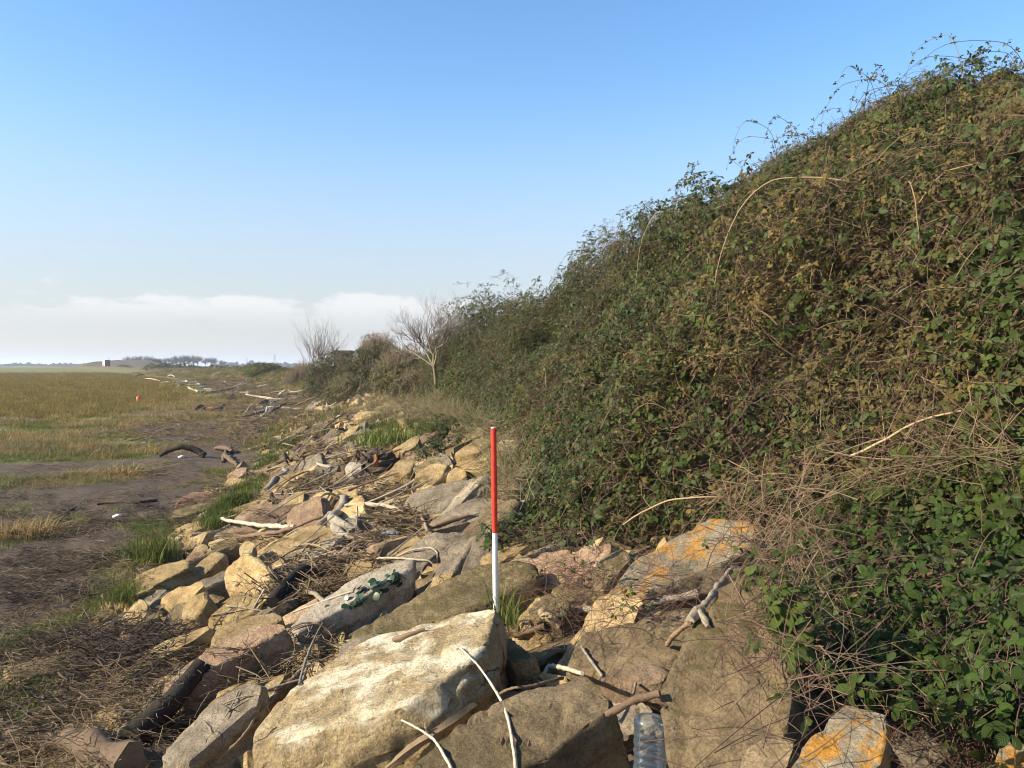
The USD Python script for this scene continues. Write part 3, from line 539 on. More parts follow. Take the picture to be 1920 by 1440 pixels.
part(pole, 'steel_tip', tube([np.array([PX, PY, pz]) + tilt * z for z in (-0.09, -0.02, 0.0)], [.002, .010, .012], 16), mat_plain('steel', (0.3, 0.3, 0.3), 0.4), 40)

# ---------------------------------------------------------------- driftwood
def stick_points(pix, lift=0.0, rest=True, near=1.0, far=200.0):
    """World points under the photo pixels of a stick that lies on the bank, eased so that it stays a smooth line."""
    P = march(pix, height, 0.004 + lift, near, far, 1400)
    t = np.linalg.norm(P - EYE, axis=1); k = len(t)
    if np.isnan(t).any(): t = np.where(np.isnan(t), np.nanmean(t), t)
    if k > 2:
        s = np.r_[0, np.cumsum(np.linalg.norm(np.diff(np.asarray(pix, float), axis=0), axis=1))]; s /= s[-1]
        it = 1 / t; lin = it[0] + (it[-1] - it[0]) * s
        it = np.maximum(lin, np.minimum(it, lin * 1.05))
        t = 1 / it
    return EYE + rays(pix) * t[:, None]
def wobble(p, rng, a): return p + meshkit_dir(p, rng) * a
def meshkit_dir(p, rng):
    o = rng.uniform(-99, 99, 3); return np.stack([meshkit.fbm(p * 6 + o + 31 * k, 2, k) - .5 for k in range(3)], -1) * 2
def limb(P, r, rng, n=None, sides=7, rough=0.12, wob=0.5):
    L = np.linalg.norm(np.diff(P, axis=0), axis=1).sum(); n = n or int(np.clip(L / (1.5 * max(np.max(r), .008)), 7, 34))
    q = spline(P, n); rr = np.interp(np.linspace(0, 1, n), np.linspace(0, 1, len(np.atleast_1d(r))), np.atleast_1d(r)) if np.ndim(r) else np.full(n, r)
    q = wobble(q, rng, np.mean(rr) * wob)
    v, f = tube(q, rr, sides)
    c = np.repeat(q, sides, 0); d = v[:n * sides] - c
    v[:n * sides] = c + d * (1 + rough * rng.normal(size=(n * sides, 1)) + (1.3 if sides > 5 else .5) * (meshkit.fbm(v[:n * sides] / max(np.mean(rr), .004) * .45 + rng.uniform(-50, 50, 3), 3, 5)[:, None] - .5))
    return v, f
def drift(name, label, strokes, mat, cat='driftwood', seed=0, lift=0.0, rough=0.12, group=None):
    """strokes: [(pixels, radius in pixels at the ends)]"""
    rng = np.random.default_rng(seed + 4000); mb = MB()
    for pix, rp in strokes:
        P = stick_points(pix, lift); dist = np.linalg.norm(P - EYE, axis=1).mean()
        r = np.atleast_1d(rp) * dist / F * .8
        P = P + np.array([0, 0, 1.0]) * (np.mean(r) * 0.6)
        mb.add(limb(P, r, rng, sides=4 if 'squared' in label else 10 if np.max(rp) > 10 else 8 if np.max(rp) > 4 else 6, rough=rough * (.4 if 'squared' in label else 1)))
    solo(name, mb.get(), WOOD[mat], label, cat, group, smooth=55)
D = [
 ('driftwood_branch', 'long pale curved stick bending down over the lower right edge of the cream slab', [([(862,1215),(895,1248),(925,1290),(950,1340),(962,1400),(968,1450)], (2.4, 4))], 'white'),
 ('driftwood_plank', 'squared brown stake lying between the cream slab and the big brown boulder', [([(725,1450),(800,1390),(890,1325)], (11, 9))], 'tan'),
 ('driftwood_branch', 'forked pale stick at the bottom below the cream slab', [([(752,1352),(800,1378),(826,1405),(848,1445)], (2.2, 3.4)), ([(800,1378),(796,1358)], (3, 1.5))], 'white'),
 ('driftwood_stick', 'straight thin stick leaning up from the grey slab beside the cream slab', [([(412,1424),(475,1350),(488,1290)], (3, 4)), ([(475,1350),(505,1318)], (3, 2))], 'tan'),
 ('driftwood_branch', 'dark brown curved branch along the upper left edge of the cream slab', [([(478,1352),(520,1305),(560,1270),(566,1235)], (7, 6))], 'brown'),
 ('driftwood_stick', 'thin straight stick standing against the upper left edge of the cream slab', [([(562,1285),(575,1235),(606,1168)], (3, 2))], 'bark'),
 ('driftwood_log', 'black charred log lying at the lower left edge of the pinkish slab', [([(250,1395),(300,1345),(350,1295),(382,1255)], (24, 19))], 'char'),
 ('driftwood_log', 'dark smooth log end poking out beside the bright yellow block', [([(512,1140),(530,1110),(560,1085),(590,1078)], (14, 15))], 'char'),
 ('driftwood_branch', 'long pale branch with a dark fork in front of the mossy slab', [([(415,975),(450,982),(500,988),(553,990)], (4, 5)), ([(360,1004),(400,1000),(432,986)], (3, 4))], 'white'),
 ('driftwood_branch', 'long dark branch crossing in front of the mossy slab', [([(440,1008),(500,1002),(560,990),(620,966)], (5, 4)), ([(553,990),(600,972),(620,966)], (3, 4))], 'brown'),
 ('driftwood_log', 'gnarled grey driftwood knot with a dark upright end in the middle of the jumble', [([(612,985),(632,968),(645,940)], (12, 9)), ([(632,968),(650,990),(672,1000)], (12, 8)), ([(620,970),(600,985)], (9, 5)), ([(625,990),(650,1008),(700,1012)], (9, 6))], 'bark'),
 ('driftwood_branch', 'pale pole with a white broken end right of the gnarled knot', [([(648,950),(700,948),(756,961)], (4, 6))], 'pale'),
 ('driftwood_stick', 'bent pale stick curving over the rock by the ivy covered white slab', [([(500,1065),(516,1080),(530,1105)], (4, 4))], 'pale'),
 ('driftwood_stick', 'hooked pale stick resting on the lower end of the white slab', [([(568,1112),(595,1120),(612,1140)], (5, 5))], 'pale'),
 ('driftwood_stick', 'thin arched twig bridging over the jumble left of the white slab', [([(550,1025),(590,1022),(625,1038),(650,1068)], (1.8, 2))], 'tan'),
 ('driftwood_stick', 'long thin stick slanting across the jumble to the bright yellow block', [([(440,1100),(500,1060),(545,1035),(590,1022)], (1.4, 1.8))], 'tan'),
 ('driftwood_stick', 'pale forked stick lying across the top of the white slab', [([(692,1050),(740,1048),(800,1052),(815,1062)], (3, 2)), ([(745,1045),(775,1032),(805,1028)], (2, 2)), ([(805,1028),(820,1040),(818,1062)], (2, 1.5))], 'pale'),
 ('driftwood_plank', 'weathered grey brown plank lying left of the pole on the grey slab', [([(795,992),(830,982),(880,968)], (6, 5))], 'brown'),
 ('driftwood_plank', 'short plank end beside the weathered plank left of the pole', [([(790,968),(797,985),(803,998)], (3, 4))], 'tan'),
 ('driftwood_log', 'dark log slanting up from the grass at the left edge of the driftwood', [([(500,922),(515,902),(532,882)], (6, 5))], 'bark'),
 ('driftwood_branch', 'dark crooked branch rising above the far driftwood on the slope', [([(530,842),(552,828),(580,818),(594,802)], (6, 7)), ([(552,828),(566,812)], (4, 5))], 'dark'),
 ('driftwood_branch', 'pale bone shaped branch between the rocks left of the pinkish white rock', [([(596,870),(612,876),(622,878)], (3, 4)), ([(604,888),(618,892),(610,908)], (3, 3))], 'white'),
 ('driftwood_plank', 'split piece of orange tan wood right of the pole foot', [([(1016,1155),(1034,1164),(1050,1178)], (9, 10))], 'tan'),
 ('driftwood_branch', 'dark brown branch lying in the shade right of the pole foot', [([(966,1194),(990,1188),(1022,1178)], (6, 7))], 'brown'),
 ('driftwood_branch', 'forked tan branch leaning on the upper edge of the big right boulder', [([(1368,1075),(1340,1115),(1312,1150),(1290,1170)], (8, 10)), ([(1312,1150),(1328,1178)], (8, 6))], 'pale'),
 ('driftwood_branch', 'dark stick in front of the forked tan branch', [([(1250,1210),(1270,1190),(1292,1172)], (6, 5))], 'brown'),
 ('driftwood_log', 'smooth tan log under the bramble canes below the lichened slab', [([(1085,1150),(1160,1140),(1240,1130),(1310,1118)], (8, 9))], 'pale'),
 ('driftwood_log', 'brown branch wedged above the clear plastic bottle', [([(1136,1344),(1180,1322),(1238,1302)], (8, 8))], 'brown'),
 ('driftwood_stick', 'pale stick leaning in the gap left of the plastic bottle', [([(1163,1358),(1182,1320),(1192,1282)], (4, 3))], 'bark'),
 ('driftwood_stick', 'short pale stick leaning on the small dark brown rock', [([(1090,1215),(1112,1245),(1130,1270)], (3, 4))], 'bark'),
 ('driftwood_branch', 'torn pale wood splinter lying along the top of the big brown boulder', [([(1034,1252),(1060,1256),(1092,1268)], (6, 4)), ([(1030,1250),(1020,1268),(1012,1282)], (5, 4))], 'pale'),
 ('driftwood_piece', 'small brown weathered wood chunk on top of the cream slab', [([(738,1202),(765,1192),(796,1182)], (6, 4))], 'brown'),
 ('driftwood_stick', 'thin dark branch along the top edge of the big brown boulder', [([(930,1305),(975,1290),(1055,1272)], (3, 4))], 'brown'),
 ('driftwood_log', 'dark tree root arching over the mud pan on the marsh', [([(300,858),(318,848),(345,842),(370,848),(384,858)], (4, 9)), ([(318,850),(308,840)], (3, 2))], 'dark'),
 ('driftwood_stump', 'upturned tree stump with pale root prongs at the edge of the mud', [([(402,845),(420,842),(436,850)], (4, 7)), ([(418,868),(420,855),(426,846)], (3, 4)), ([(430,852),(432,842),(431,836)], (2, 1.5)), ([(412,845),(412,838)], (1.5, 1.2)), ([(420,858),(434,866),(446,876)], (8, 4))], 'brown'),
 ('driftwood_branch', 'pale curved branch tip at the grass edge above the lone boulder', [([(467,844),(478,842),(489,832)], (3, 2))], 'pale'),
 ('driftwood_log', 'black timber lying at the right end of the mud pan', [([(473,807),(485,811),(498,808)], (3.5, 2.5)), ([(476,822),(471,815)], (3, 2.5))], 'dark'),
 ('driftwood_log', 'long dark branch half buried in the strand litter', [([(182,948),(225,944),(260,944),(292,940)], (3, 4))], 'dark'),
 ('driftwood_stick', 'thin tan stick pointing up out of the strand litter', [([(98,975),(130,958),(159,936)], (1.6, 1.8))], 'tan'),
 ('driftwood_log', 'pale flat log lying in the litter at the lower left', [([(215,1335),(235,1338),(252,1345)], (6, 5))], 'white'),
 ('driftwood_log', 'chunky brown weathered log half buried in the litter of the bottom left corner', [([(20,1392),(90,1404),(160,1420),(250,1446)], (22, 27))], 'brown'),
 ('driftwood_log', 'broken yellow brown stump of wood beside the charred log at the bottom left', [([(212,1395),(228,1375),(240,1362)], (10, 7))], 'tan'),
 ('driftwood_log', 'long pale fallen trunk lying across the far strand', [([(462,742),(500,748),(540,752),(560,748)], (3, 3.5))], 'white'),
 ('driftwood_log', 'pale trunk with root end nearest the grass on the far strand', [([(480,768),(500,766),(520,766),(545,768)], (4, 3)), ([(480,764),(486,758)], (3, 2))], 'white'),
 ('driftwood_log', 'dark angled log between the two pale trunks on the far strand', [([(484,762),(496,754),(508,756)], (3, 3))], 'dark'),
 ('driftwood_log', 'white trunk stretching right over the far rocks', [([(520,752),(545,748),(566,746)], (2.4, 2))], 'white'),
 ('driftwood_log', 'tan log with a dark root end lying on the far marsh edge', [([(388,739),(408,735),(430,730),(446,727)], (3.2, 2.4))], 'tan'),
 ('driftwood_log', 'pale forked trunk leaning on the far marsh edge', [([(352,727),(362,733),(374,737)], (2.5, 3)), ([(374,737),(380,733)], (2, 1.4))], 'white'),
 ('driftwood_stump', 'dark stump standing on the far strand right of the tan log', [([(430,750),(437,742)], (4, 4.5))], 'dark'),
 ('driftwood_log', 'pale twisted trunk furthest away at the end of the strand line', [([(268,711),(282,711),(296,714),(303,717)], (1.6, 1.4))], 'pale'),
 ('driftwood_branch', 'cluster of dark crossed branches at the far end of the strand line', [([(252,706),(262,708),(272,710)], (1.4, 1.2)), ([(254,708),(262,703),(270,703)], (1.2, 1)), ([(264,706),(272,713)], (1.2, 1))], 'dark'),
 ('driftwood_branch', 'upright pale branch sticking up from the far strand', [([(368,714),(371,720),(376,722)], (1.2, 1.5))], 'pale'),
 ('driftwood_branch', 'pale branched limb lying before the distant scrub', [([(314,706),(322,704),(328,708)], (1.2, 1)), ([(405,716),(418,717),(436,714)], (1.3, 1.2))], 'pale'),
 ('driftwood_log', 'dark log left of the red drum on the far strand', [([(367,770),(375,764),(383,768)], (3.5, 4))], 'dark'),
 ('driftwood_log', 'dark log right of the red drum on the far strand', [([(398,771),(410,768),(418,762)], (2.5, 5))], 'dark'),
 ('driftwood_branch', 'pale curved stick beside the slope grass on the far rocks', [([(592,782),(610,777),(630,775)], (1.6, 1.8))], 'pale'),
 ('driftwood_stick', 'short bright stick pointing down from the grass on the far bank', [([(576,790),(582,797),(588,803)], (1.6, 1.6))], 'pale'),
]
for k, (nm, lab, st, mt) in enumerate(D): drift(nm, lab, st, mt, seed=k, cat={'driftwood_stump': 'stump', 'driftwood_plank': 'plank'}.get(nm, 'driftwood'))

# the rusty brown rotten stump
def lumpy(center, rad, seed, sub=4, amp=.5, spikes=0.0, sc=1.6):
    m = trimesh.creation.icosphere(sub, 1.0); v = np.array(m.vertices)
    n = meshkit.fbm(v * sc + seed * 7.3, 4, seed); s = 1 - 2 * np.abs(meshkit.noise(v * sc * 2.2 + seed, seed + 2) - .5)
    v = v * (1 + amp * (n - .5) * 2 + spikes * (s - .5))[:, None]
    return np.asarray(center) + v * np.asarray(rad), np.array(m.faces)
c = stick_points([(712, 866)], .1)[0]; st = thing('rotten_stump', 'dark rusty brown rotten tree stump with hollow splintered sides among the rocks', 'stump', c - [0, 0, .2])
v, f = lumpy(c - [0, 0, .03], (.22, .17, .15), 5, 4, .45, .5, 1.5); part(st, 'stump_body', (v, f), WOOD['dark'], 40)
rg = np.random.default_rng(8)
for k in range(26):
    a = rg.uniform(0, 6.28); w = rg.uniform(.6, 1.0); o = c + np.array([.20 * w * math.cos(a), .15 * w * math.sin(a), rg.uniform(-.12, .02)]); L = rg.uniform(.10, .26); lean = rg.uniform(.1, .9)
    e = o + np.array([math.cos(a) * lean * L, math.sin(a) * lean * L, L * (1 - .4 * lean)])
    P = spline(np.array([o, (o + e) / 2 + rg.normal(size=3) * .03, e]), 7); v, f = tube(P, np.linspace(.05, .008, 7) * rg.uniform(.6, 1.1), 6); m = P.repeat(6, 0); t_ = np.array([-math.sin(a), math.cos(a), 0]); dv = v[:42] - m; v[:42] = m + dv - np.outer(dv @ np.array([math.cos(a), math.sin(a), 0]), [math.cos(a), math.sin(a), 0]) * .75 + rg.normal(size=(42, 3)) * .006
    part(st, 'splinter', (v, f), WOOD['rust' if rg.random() < .42 else 'dark'], 30)

# ---------------------------------------------------------------- plastic bottle and litter
PET = Mt('clear_plastic', {'t': ('transparent_bsdf', {'color': (0.86, 0.90, 0.92)}), 'gl': ('glossy_bsdf', {'color': (0.95, 0.97, 1.0), 'roughness': 0.05}), 'd': ('diffuse_bsdf', {'color': (0.55, 0.58, 0.60)}),
                           'f': ('fresnel', {'IOR': 1.6}), 'm': ('mix_closure', {}), 'm2': ('mix_closure', {'fac': 0.035})},
         [('f.fac', 'm.fac'), ('t.transparent' if False else 't.BSDF', 'm.closure1'), ('gl.BSDF', 'm.closure2'), ('m.closure', 'm2.closure1'), ('d.BSDF', 'm2.closure2')], surface='m2.closure')
def lathe(prof, base, axis, seg=40, ripple=0.0):
    prof = np.asarray(prof, float); ang = np.arange(seg) * 2 * np.pi / seg
    ax = np.asarray(axis, float) / np.linalg.norm(axis); a = np.cross(ax, [0.3, 1, 0.1]); a /= np.linalg.norm(a); b = np.cross(ax, a)
    r = prof[:, :1] * (1 + ripple * np.cos(8 * ang)[None, :])
    v = np.asarray(base) + prof[:, 1][:, None, None] * ax + r[..., None] * (np.cos(ang)[None, :, None] * a + np.sin(ang)[None, :, None] * b)
    n = len(prof); i, j = np.meshgrid(np.arange(n - 1), np.arange(seg), indexing='ij')
    q = np.stack([i * seg + j, i * seg + (j + 1) % seg, (i + 1) * seg + (j + 1) % seg, (i + 1) * seg + j], -1).reshape(-1, 4)
    return v.reshape(-1, 3), q
BC = march([(1218, 1446)], ground0, 0.20, 1.0)[0] - [0, 0, .03]
bd = float(np.linalg.norm(BC - EYE)); R = 28.0 * bd / F
ax = np.array([0.03, 0.10, 1.0])
prof = [(0.002, .0), (.55, .0), (.62, .01), (.8, .03)]
H = 98 * bd / F
zz = np.linspace(0, 1, 46); body = [(R * (1 - 0.024 * (1 + math.cos(z * 2 * math.pi * 7)) * (0.12 < z < 0.9)), H * z) for z in zz]
body = [(R * .3, -.0)] + body + [(R * .97, H * 1.03), (R * .88, H * 1.065), (R * .74, H * 1.075), (R * .55, H * 1.06), (R * .2, H * 1.05), (0.001, H * 1.05)]
bt = thing('plastic_bottle', 'clear ribbed plastic bottle standing base up in the gap between two big boulders', 'bottle', BC)
part(bt, 'bottle_body', lathe(body, BC, ax, 48, 0.008), PET, True)
part(bt, 'bottle_neck', lathe([(R * .3, 0), (R * .3, -.03), (R * .32, -.031), (R * .32, -.05), (.001, -.05)], BC, ax, 32), PET, True)
c = stick_points([(714, 1005), (744, 1000)], .01); dd = c[1] - c[0]; L = np.linalg.norm(dd)
b2 = thing('plastic_bottle', 'bluish white plastic bottle lying in the driftwood left of the ochre slab', 'bottle', c[0] - [0, 0, .03])
part(b2, 'bottle_body', lathe([(.002, 0), (.026, .0), (.032, .02), (.03, L * .35), (.033, L * .5), (.032, L * .8), (.018, L * .97), (.013, L * 1.0)], c[0], dd, 24), mat_plain('plastic_bluish', (0.17, 0.195, 0.23), 0.2, .5, .1), True)
part(b2, 'bottle_cap', lathe([(.016, L), (.016, L + .02), (.001, L + .02)], c[0], dd, 16), mat_plain('plastic_white', (0.45, 0.47, 0.5), 0.4), True)
def drum(name, label, pix, rw, h, mat, lid, axis=(0.1, 0.0, 1)):
    c = march([pix], ground, 0.0)[0]
    t = thing(name, label, 'container', c)
    part(t, 'container_body', lathe([(.001, 0), (rw * .9, 0), (rw, .03), (rw, h * .3), (rw * 1.04, h * .33), (rw, h * .36), (rw, h * .75), (rw * .6, h * .9), (rw * .3, h * .93)], c, axis, 20), mat, 40)
    part(t, 'container_cap', lathe([(rw * .32, h * .93), (rw * .32, h), (.001, h)], c, axis, 12), lid, 40)
ORG = mat_plain('plastic_orange', (0.65, 0.12, 0.03), 0.45); RED = mat_plain('plastic_faded_red', (0.55, 0.13, 0.09), 0.55)
drum('plastic_drum', 'bright orange plastic container standing in the marsh grass', (259, 755), .13, .42, ORG, ORG)
drum('plastic_drum', 'faded red plastic drum lying between dark logs on the far strand', (386, 769), .13, .42, RED, RED, (1, 0.2, .12))
for k, (pix, lab) in enumerate([((220, 968), 'scrap of clear plastic in the strand litter below the dark branch'), ((430, 806), 'white fleck of litter on the far mud pan'), ((270, 831), 'white fleck of litter in the grass left of the mud pan'),
                                ((340, 857), 'pale rag of plastic under the arching dark root')]):
    c = march([pix], ground, 0.02)[0]; v, f = lumpy(c, np.array([.05, .05, .03]) * (1 + .02 * c[1]), 30 + k, 2, .5)
    solo('litter_scrap', (v, f), mat_plain(f'litter_white_{k}', (0.62, 0.66, 0.68), 0.35), lab, 'litter', smooth=True)

# ---------------------------------------------------------------- loose sticks in the jumble
def scatter_px(polys, n, rng, weights=None, g=None, near=1.2, far=120.0, lift=0.0):
    polys = [np.asarray(p, float) for p in polys]; out = []
    area = np.array([np.prod(np.ptp(p, axis=0)) for p in polys]); w = area / area.sum() if weights is None else np.asarray(weights) / np.sum(weights)
    for p, k in zip(polys, rng.multinomial(n, w)):
        lo, hi = p.min(0), p.max(0); got = []; c = 0
        while c < k:
            q = rng.uniform(lo, hi, (max(k, 8) * 3, 2)); q = q[poly_mask(q, p)]; got.append(q); c += len(q)
        out.append(np.vstack(got)[:k])
    q = np.vstack(out); P = march(q, g or height, lift, near, far, 700)
    return P[~np.isnan(P[:, 0])]
JUMBLE = [(590,900),(640,870),(770,900),(770,960),(800,1000),(740,1060),(640,1110),(560,1150),(520,1130),(540,1050),(500,1000),(560,980)]
UPPER = [(480,900),(560,820),(640,800),(720,850),(770,890),(640,910),(560,960),(430,990)]
LOWER = [(230,1300),(300,1200),(420,1130),(520,1150),(640,1230),(560,1290),(470,1350),(300,1400)]
FARJ = [(440,790),(520,735),(600,730),(680,770),(640,800),(560,800)]
RIGHT = [(960,1180),(1100,1080),(1330,1020),(1400,1060),(1330,1130),(1200,1180),(1050,1220)]
rng = np.random.default_rng(31)
k = 0; COUNT = {}
n_left = lambda g: COUNT.get(g, 0)
for poly, n, rpx, lpx, lab, grp in [(JUMBLE, 120, (.8, 2.4), (40, 120), 'loose weathered stick in the driftwood jumble left of the white slab', 'sticks in the driftwood jumble'),
                           (UPPER, 70, (.7, 1.8), (30, 90), 'loose weathered stick on the upper rocks below the rusty stump', 'sticks on the upper rocks'),
                           (LOWER, 40, (.8, 2.2), (40, 110), 'loose weathered stick between the lower left slabs', 'sticks between the lower left slabs'),
                           (FARJ, 80, (1.0, 2.2), (16, 60), 'loose pale stick on the far driftwood strand', 'sticks on the far strand'),
                           ([(258,704),(330,700),(440,708),(520,716),(540,735),(440,742),(350,735)], 46, (0.7, 1.5), (8, 34), 'small pale log at the farthest end of the driftwood strand', 'logs at the farthest end of the strand')]:
    for c in scatter_px([poly], n * 3, rng)[:n * 3]:
        if n_left(grp) >= n: break
        if 'far' not in grp and height(c[0], c[1]) > ground(c[0], c[1]) + .16 and rng.random() < .9: continue
        COUNT[grp] = n_left(grp) + 1
        dist = np.linalg.norm(c - EYE); L = rng.uniform(*lpx) * dist / F; r = rng.uniform(*rpx) * dist / F
        a = rng.normal(0.55, 0.9); d = np.array([math.cos(a), math.sin(a), 0])
        e0, e1 = c - d * L / 2, c + d * L / 2
        h = [float(height(p[0], p[1])) for p in (e0, c, e1)]
        e0[2], e1[2] = h[0] + r, h[2] + r + (rng.uniform(0, .45) * L if rng.random() < .35 else 0)
        m = c.copy(); m[2] = max(h[1] + r, (e0[2] + e1[2]) / 2); m[:2] += rng.normal(size=2) * L * .05
        mb = MB().add(limb(np.array([e0, m, e1]), (r, r * rng.uniform(.5, 1)), rng, 8, 5, .15, 1.5))
        if rng.random() < .4:
            q = m + (e1 - m) * .4; mb.add(limb(np.array([q, q + np.array([rng.normal() * .1, rng.normal() * .1, .12]) * L * 1.5]), (r * .7, r * .3), rng, 5, 5))
        solo('loose_stick', mb.get(), WOOD[rng.choice(['pale', 'tan', 'bark', 'brown', 'white'], p=[.24, .30, .22, .20, .04] if 'far' not in grp else [.34, .16, .10, .10, .30])], lab, 'stick', grp, smooth=50)
        k += 1

# ---------------------------------------------------------------- instanced prototypes
def leaflet(L, W, fold, curl, rows=5):
    t = np.linspace(0, 1, rows); w = W * 1.9 * t ** 0.65 * (1 - t) ** 0.55 * 0.9; w[0], w[-1] = W * .06, 0.0
    z = -curl * L * t ** 2
    mid = np.stack([L * t, 0 * t, z], -1); l = np.stack([L * t - .06 * L * (t > 0), w, z + fold * w], -1); r = l * [1, -1, 1]
    v = np.stack([l, mid, r], 1).reshape(-1, 3); f = []
    for i in range(rows - 1):
        for j in (0, 1):
            a = i * 3 + j; f += [(a, a + 1, a + 3), (a + 1, a + 4, a + 3)] if j == 0 else [(a, a + 4, a + 3), (a, a + 1, a + 4)]
    uv = np.stack([np.repeat(t, 3), np.tile([1.0, 0.0, -1.0], rows)], -1)
    return v, np.array(f), uv
def place(v, R, o): return v @ R.T + o
def rotm(rng, tiltmax, az=None):
    a = rng.uniform(0, 2 * np.pi) if az is None else az
    return (Rotation.from_euler('z', a) * Rotation.from_euler('y', rng.normal() * tiltmax) * Rotation.from_euler('x', rng.normal() * tiltmax)).as_matrix()
def trifoliate(mb, o, R, s, rng, rows=5, five=False):
    for az, k in ((0, 1.0), (1.25, .82), (-1.25, .82)) if not five else ((0, 1.0), (.95, .85), (-.95, .85), (1.9, .65), (-1.9, .65)):
        v, f, uv = leaflet(s * k * rng.uniform(.9, 1.1), s * k * rng.uniform(.33, .43), rng.uniform(-.1, .5), rng.uniform(-.05, .5), rows)
        M = R @ (Rotation.from_euler('z', az + rng.normal() * .12) * Rotation.from_euler('y', rng.normal() * .2 + .1) * Rotation.from_euler('x', rng.normal() * .25)).as_matrix()
        mb.add((place(v + [s * .12, 0, 0], M, o), f), uv)
def sprig(seed, length=.32, nleaf=7, size=(.028, .055), rows=5, tilt=.4, stem_r=.0022, droop=.25):
    rng = np.random.default_rng(seed); lv, st = MB(), MB()
    t = np.linspace(0, 1, 7); p = np.stack([length * t, .05 * np.sin(t * 3) * rng.normal(), .10 * np.sin(t * np.pi * .8) * rng.uniform(.3, 1) + .02 - droop * length * t ** 2], -1) - [length * .5, 0, 0]
    st.add(tube(p, np.linspace(stem_r, stem_r * .5, 7), 3, False))
    for i in range(nleaf):
        b = p[min(6, int(rng.uniform(.5, 6.9)))]; az = rng.uniform(0, 2 * np.pi); pet = rng.uniform(.02, .05)
        R = rotm(rng, tilt, az); o = b + R @ np.array([pet, 0, 0]) + [0, 0, rng.uniform(0, .03)]
        st.add(tube([b, (b + o) / 2 + [0, 0, .004], o], stem_r * .55, 3, False))
        trifoliate(lv, o, R, rng.uniform(*size), rng, rows)
    return lv, st
def sprig_protos(n, seed, leafmat, stemmat, **k):
    out = []
    for i in range(n):
        lv, st = sprig(seed + i, **k)
        out.append((f'sprig_{i:03d}' if i else 'sprig', [('leaves', lv.get(), leafmat, True, lv.uv()), ('stem', st.get(), stemmat, True, None)]))
    return out
def cane_bundle(seed, n=12, rad=.3, length=(.25, .6), r=(.0015, .0035), up=.4, segs=6):
    rng = np.random.default_rng(seed); mb = MB()
    for _ in range(n):
        o = np.array([*rng.uniform(-rad, rad, 2), rng.uniform(-.03, .06)]); d = np.array([*rng.normal(size=2), rng.normal(up, .45)]); d /= np.linalg.norm(d); L = rng.uniform(*length)
        t = np.linspace(0, 1, segs)[:, None]; side = np.cross(d, rng.normal(size=3)); p = o + d * L * (t - .35) + side * L * rng.uniform(.05, .3) * t ** 2 + np.array([0, 0, -.25]) * L * t ** 2 * rng.uniform(0, 1)
        mb.add(tube(p, np.linspace(1, .45, segs) * rng.uniform(*r), 3, False))
        if rng.random() < .6:
            i = rng.integers(1, segs - 1); mb.add(tube([p[i], p[i] + rng.normal(size=3) * L * .14], [r[0], r[0] * .5], 3, False))
    return mb
def bundle_protos(name, count, seed, mat, **k): return [(f"{name}_{i:03d}" if i else name, [("stems", cane_bundle(seed + i, **k).get(), mat, True, None)]) for i in range(count)]
def tuft(seed, n=34, h=(.10, .2), w=.004, rad=.05, lean=.5):
    rng = np.random.default_rng(seed); mb = MB()
    for _ in range(n):
        o = np.array([*rng.normal(size=2) * rad, -.02]); a = rng.uniform(0, 2 * np.pi); d = np.array([math.cos(a), math.sin(a), 0]); L = rng.uniform(*h); k = abs(rng.normal()) * lean; sd = np.array([-d[1], d[0], 0]) * w
        t = np.array([0, .4, .75, 1.0])[:, None]; p = o + np.array([0, 0, 1.0]) * L * (t - .35 * min(k, 1.2) * t ** 2.2) + d * L * k * t ** 1.6
        wd = np.array([1, .9, .55, .05])[:, None]; v = np.vstack([p + sd * wd, p - sd * wd]); f = [(i, i + 1, i + 5) for i in range(3)] + [(i, i + 5, i + 4) for i in range(3)]
        mb.add((v, f))
    return mb
def tuft_protos(name, count, seed, mat, **k): return [(f"{name}_{i:03d}" if i else name, [("blades", tuft(seed + i, **k).get(), mat, True, None)]) for i in range(count)]
def litter(seed, n=46, rad=.25, length=(.05, .28), r=(.001, .0028), lift=.03):
    rng = np.random.default_rng(seed); mb = MB()
    for _ in range(n):
        o = np.array([*rng.uniform(-rad, rad, 2), rng.uniform(0, lift)]); a = rng.uniform(0, np.pi); L = rng.uniform(*length); d = np.array([math.cos(a), math.sin(a), rng.normal() * .22])
        mb.add(tube([o - d * L / 2, o + rng.normal(size=3) * L * .05, o + d * L / 2], rng.uniform(*r), 3, False))
    return mb
def litter_protos(name, count, seed, mat, **k): return [(f"{name}_{i:03d}" if i else name, [("bits", litter(seed + i, **k).get(), mat, True, None)]) for i in range(count)]

# ---------------------------------------------------------------- brambles on the bank
def edge_u(Y):      # foot of the thicket across the bank
    return np.interp(Y, [1.5, 3.0, 3.9, 4.4, 5.0, 6.2, 8.5, 11.5, 16, 22, 30, 60], [1.6, 1.6, 1.5, 1.15, .55, .52, .95, 1.2, 1.3, 1.15, .9, .6])
def thick(u, Y):
    e = edge_u(Y); d = u - e; n = meshkit.fbm(np.stack([u * .8, Y * .55, 0 * u], -1), 3, 41)
    n2 = meshkit.fbm(np.stack([u * 1.5, Y * 1.0, 0 * u], -1), 3, 47)
    T = sstep(-0.1, 0.9, d) * (.10 + .70 * sstep(.30, .68, n) + .50 * sstep(.36, .66, n2)) * (1 - .45 * sstep(3.4, 4.8, u) * (1 - .5 * sstep(9, 13, Y)))
    T = T + 0.75 * np.exp(-((Y - 25.0) / 3.2) ** 2) * np.exp(-((u - 3.2) / 1.1) ** 2) + .35 * np.exp(-((Y - 24.5) / 3) ** 2) * sstep(.9, 1.8, u)
    T = T + .35 * np.exp(-((Y - 5.3) / .9) ** 2 - ((u - 1.3) / .7) ** 2)
    return np.maximum(T, 0)
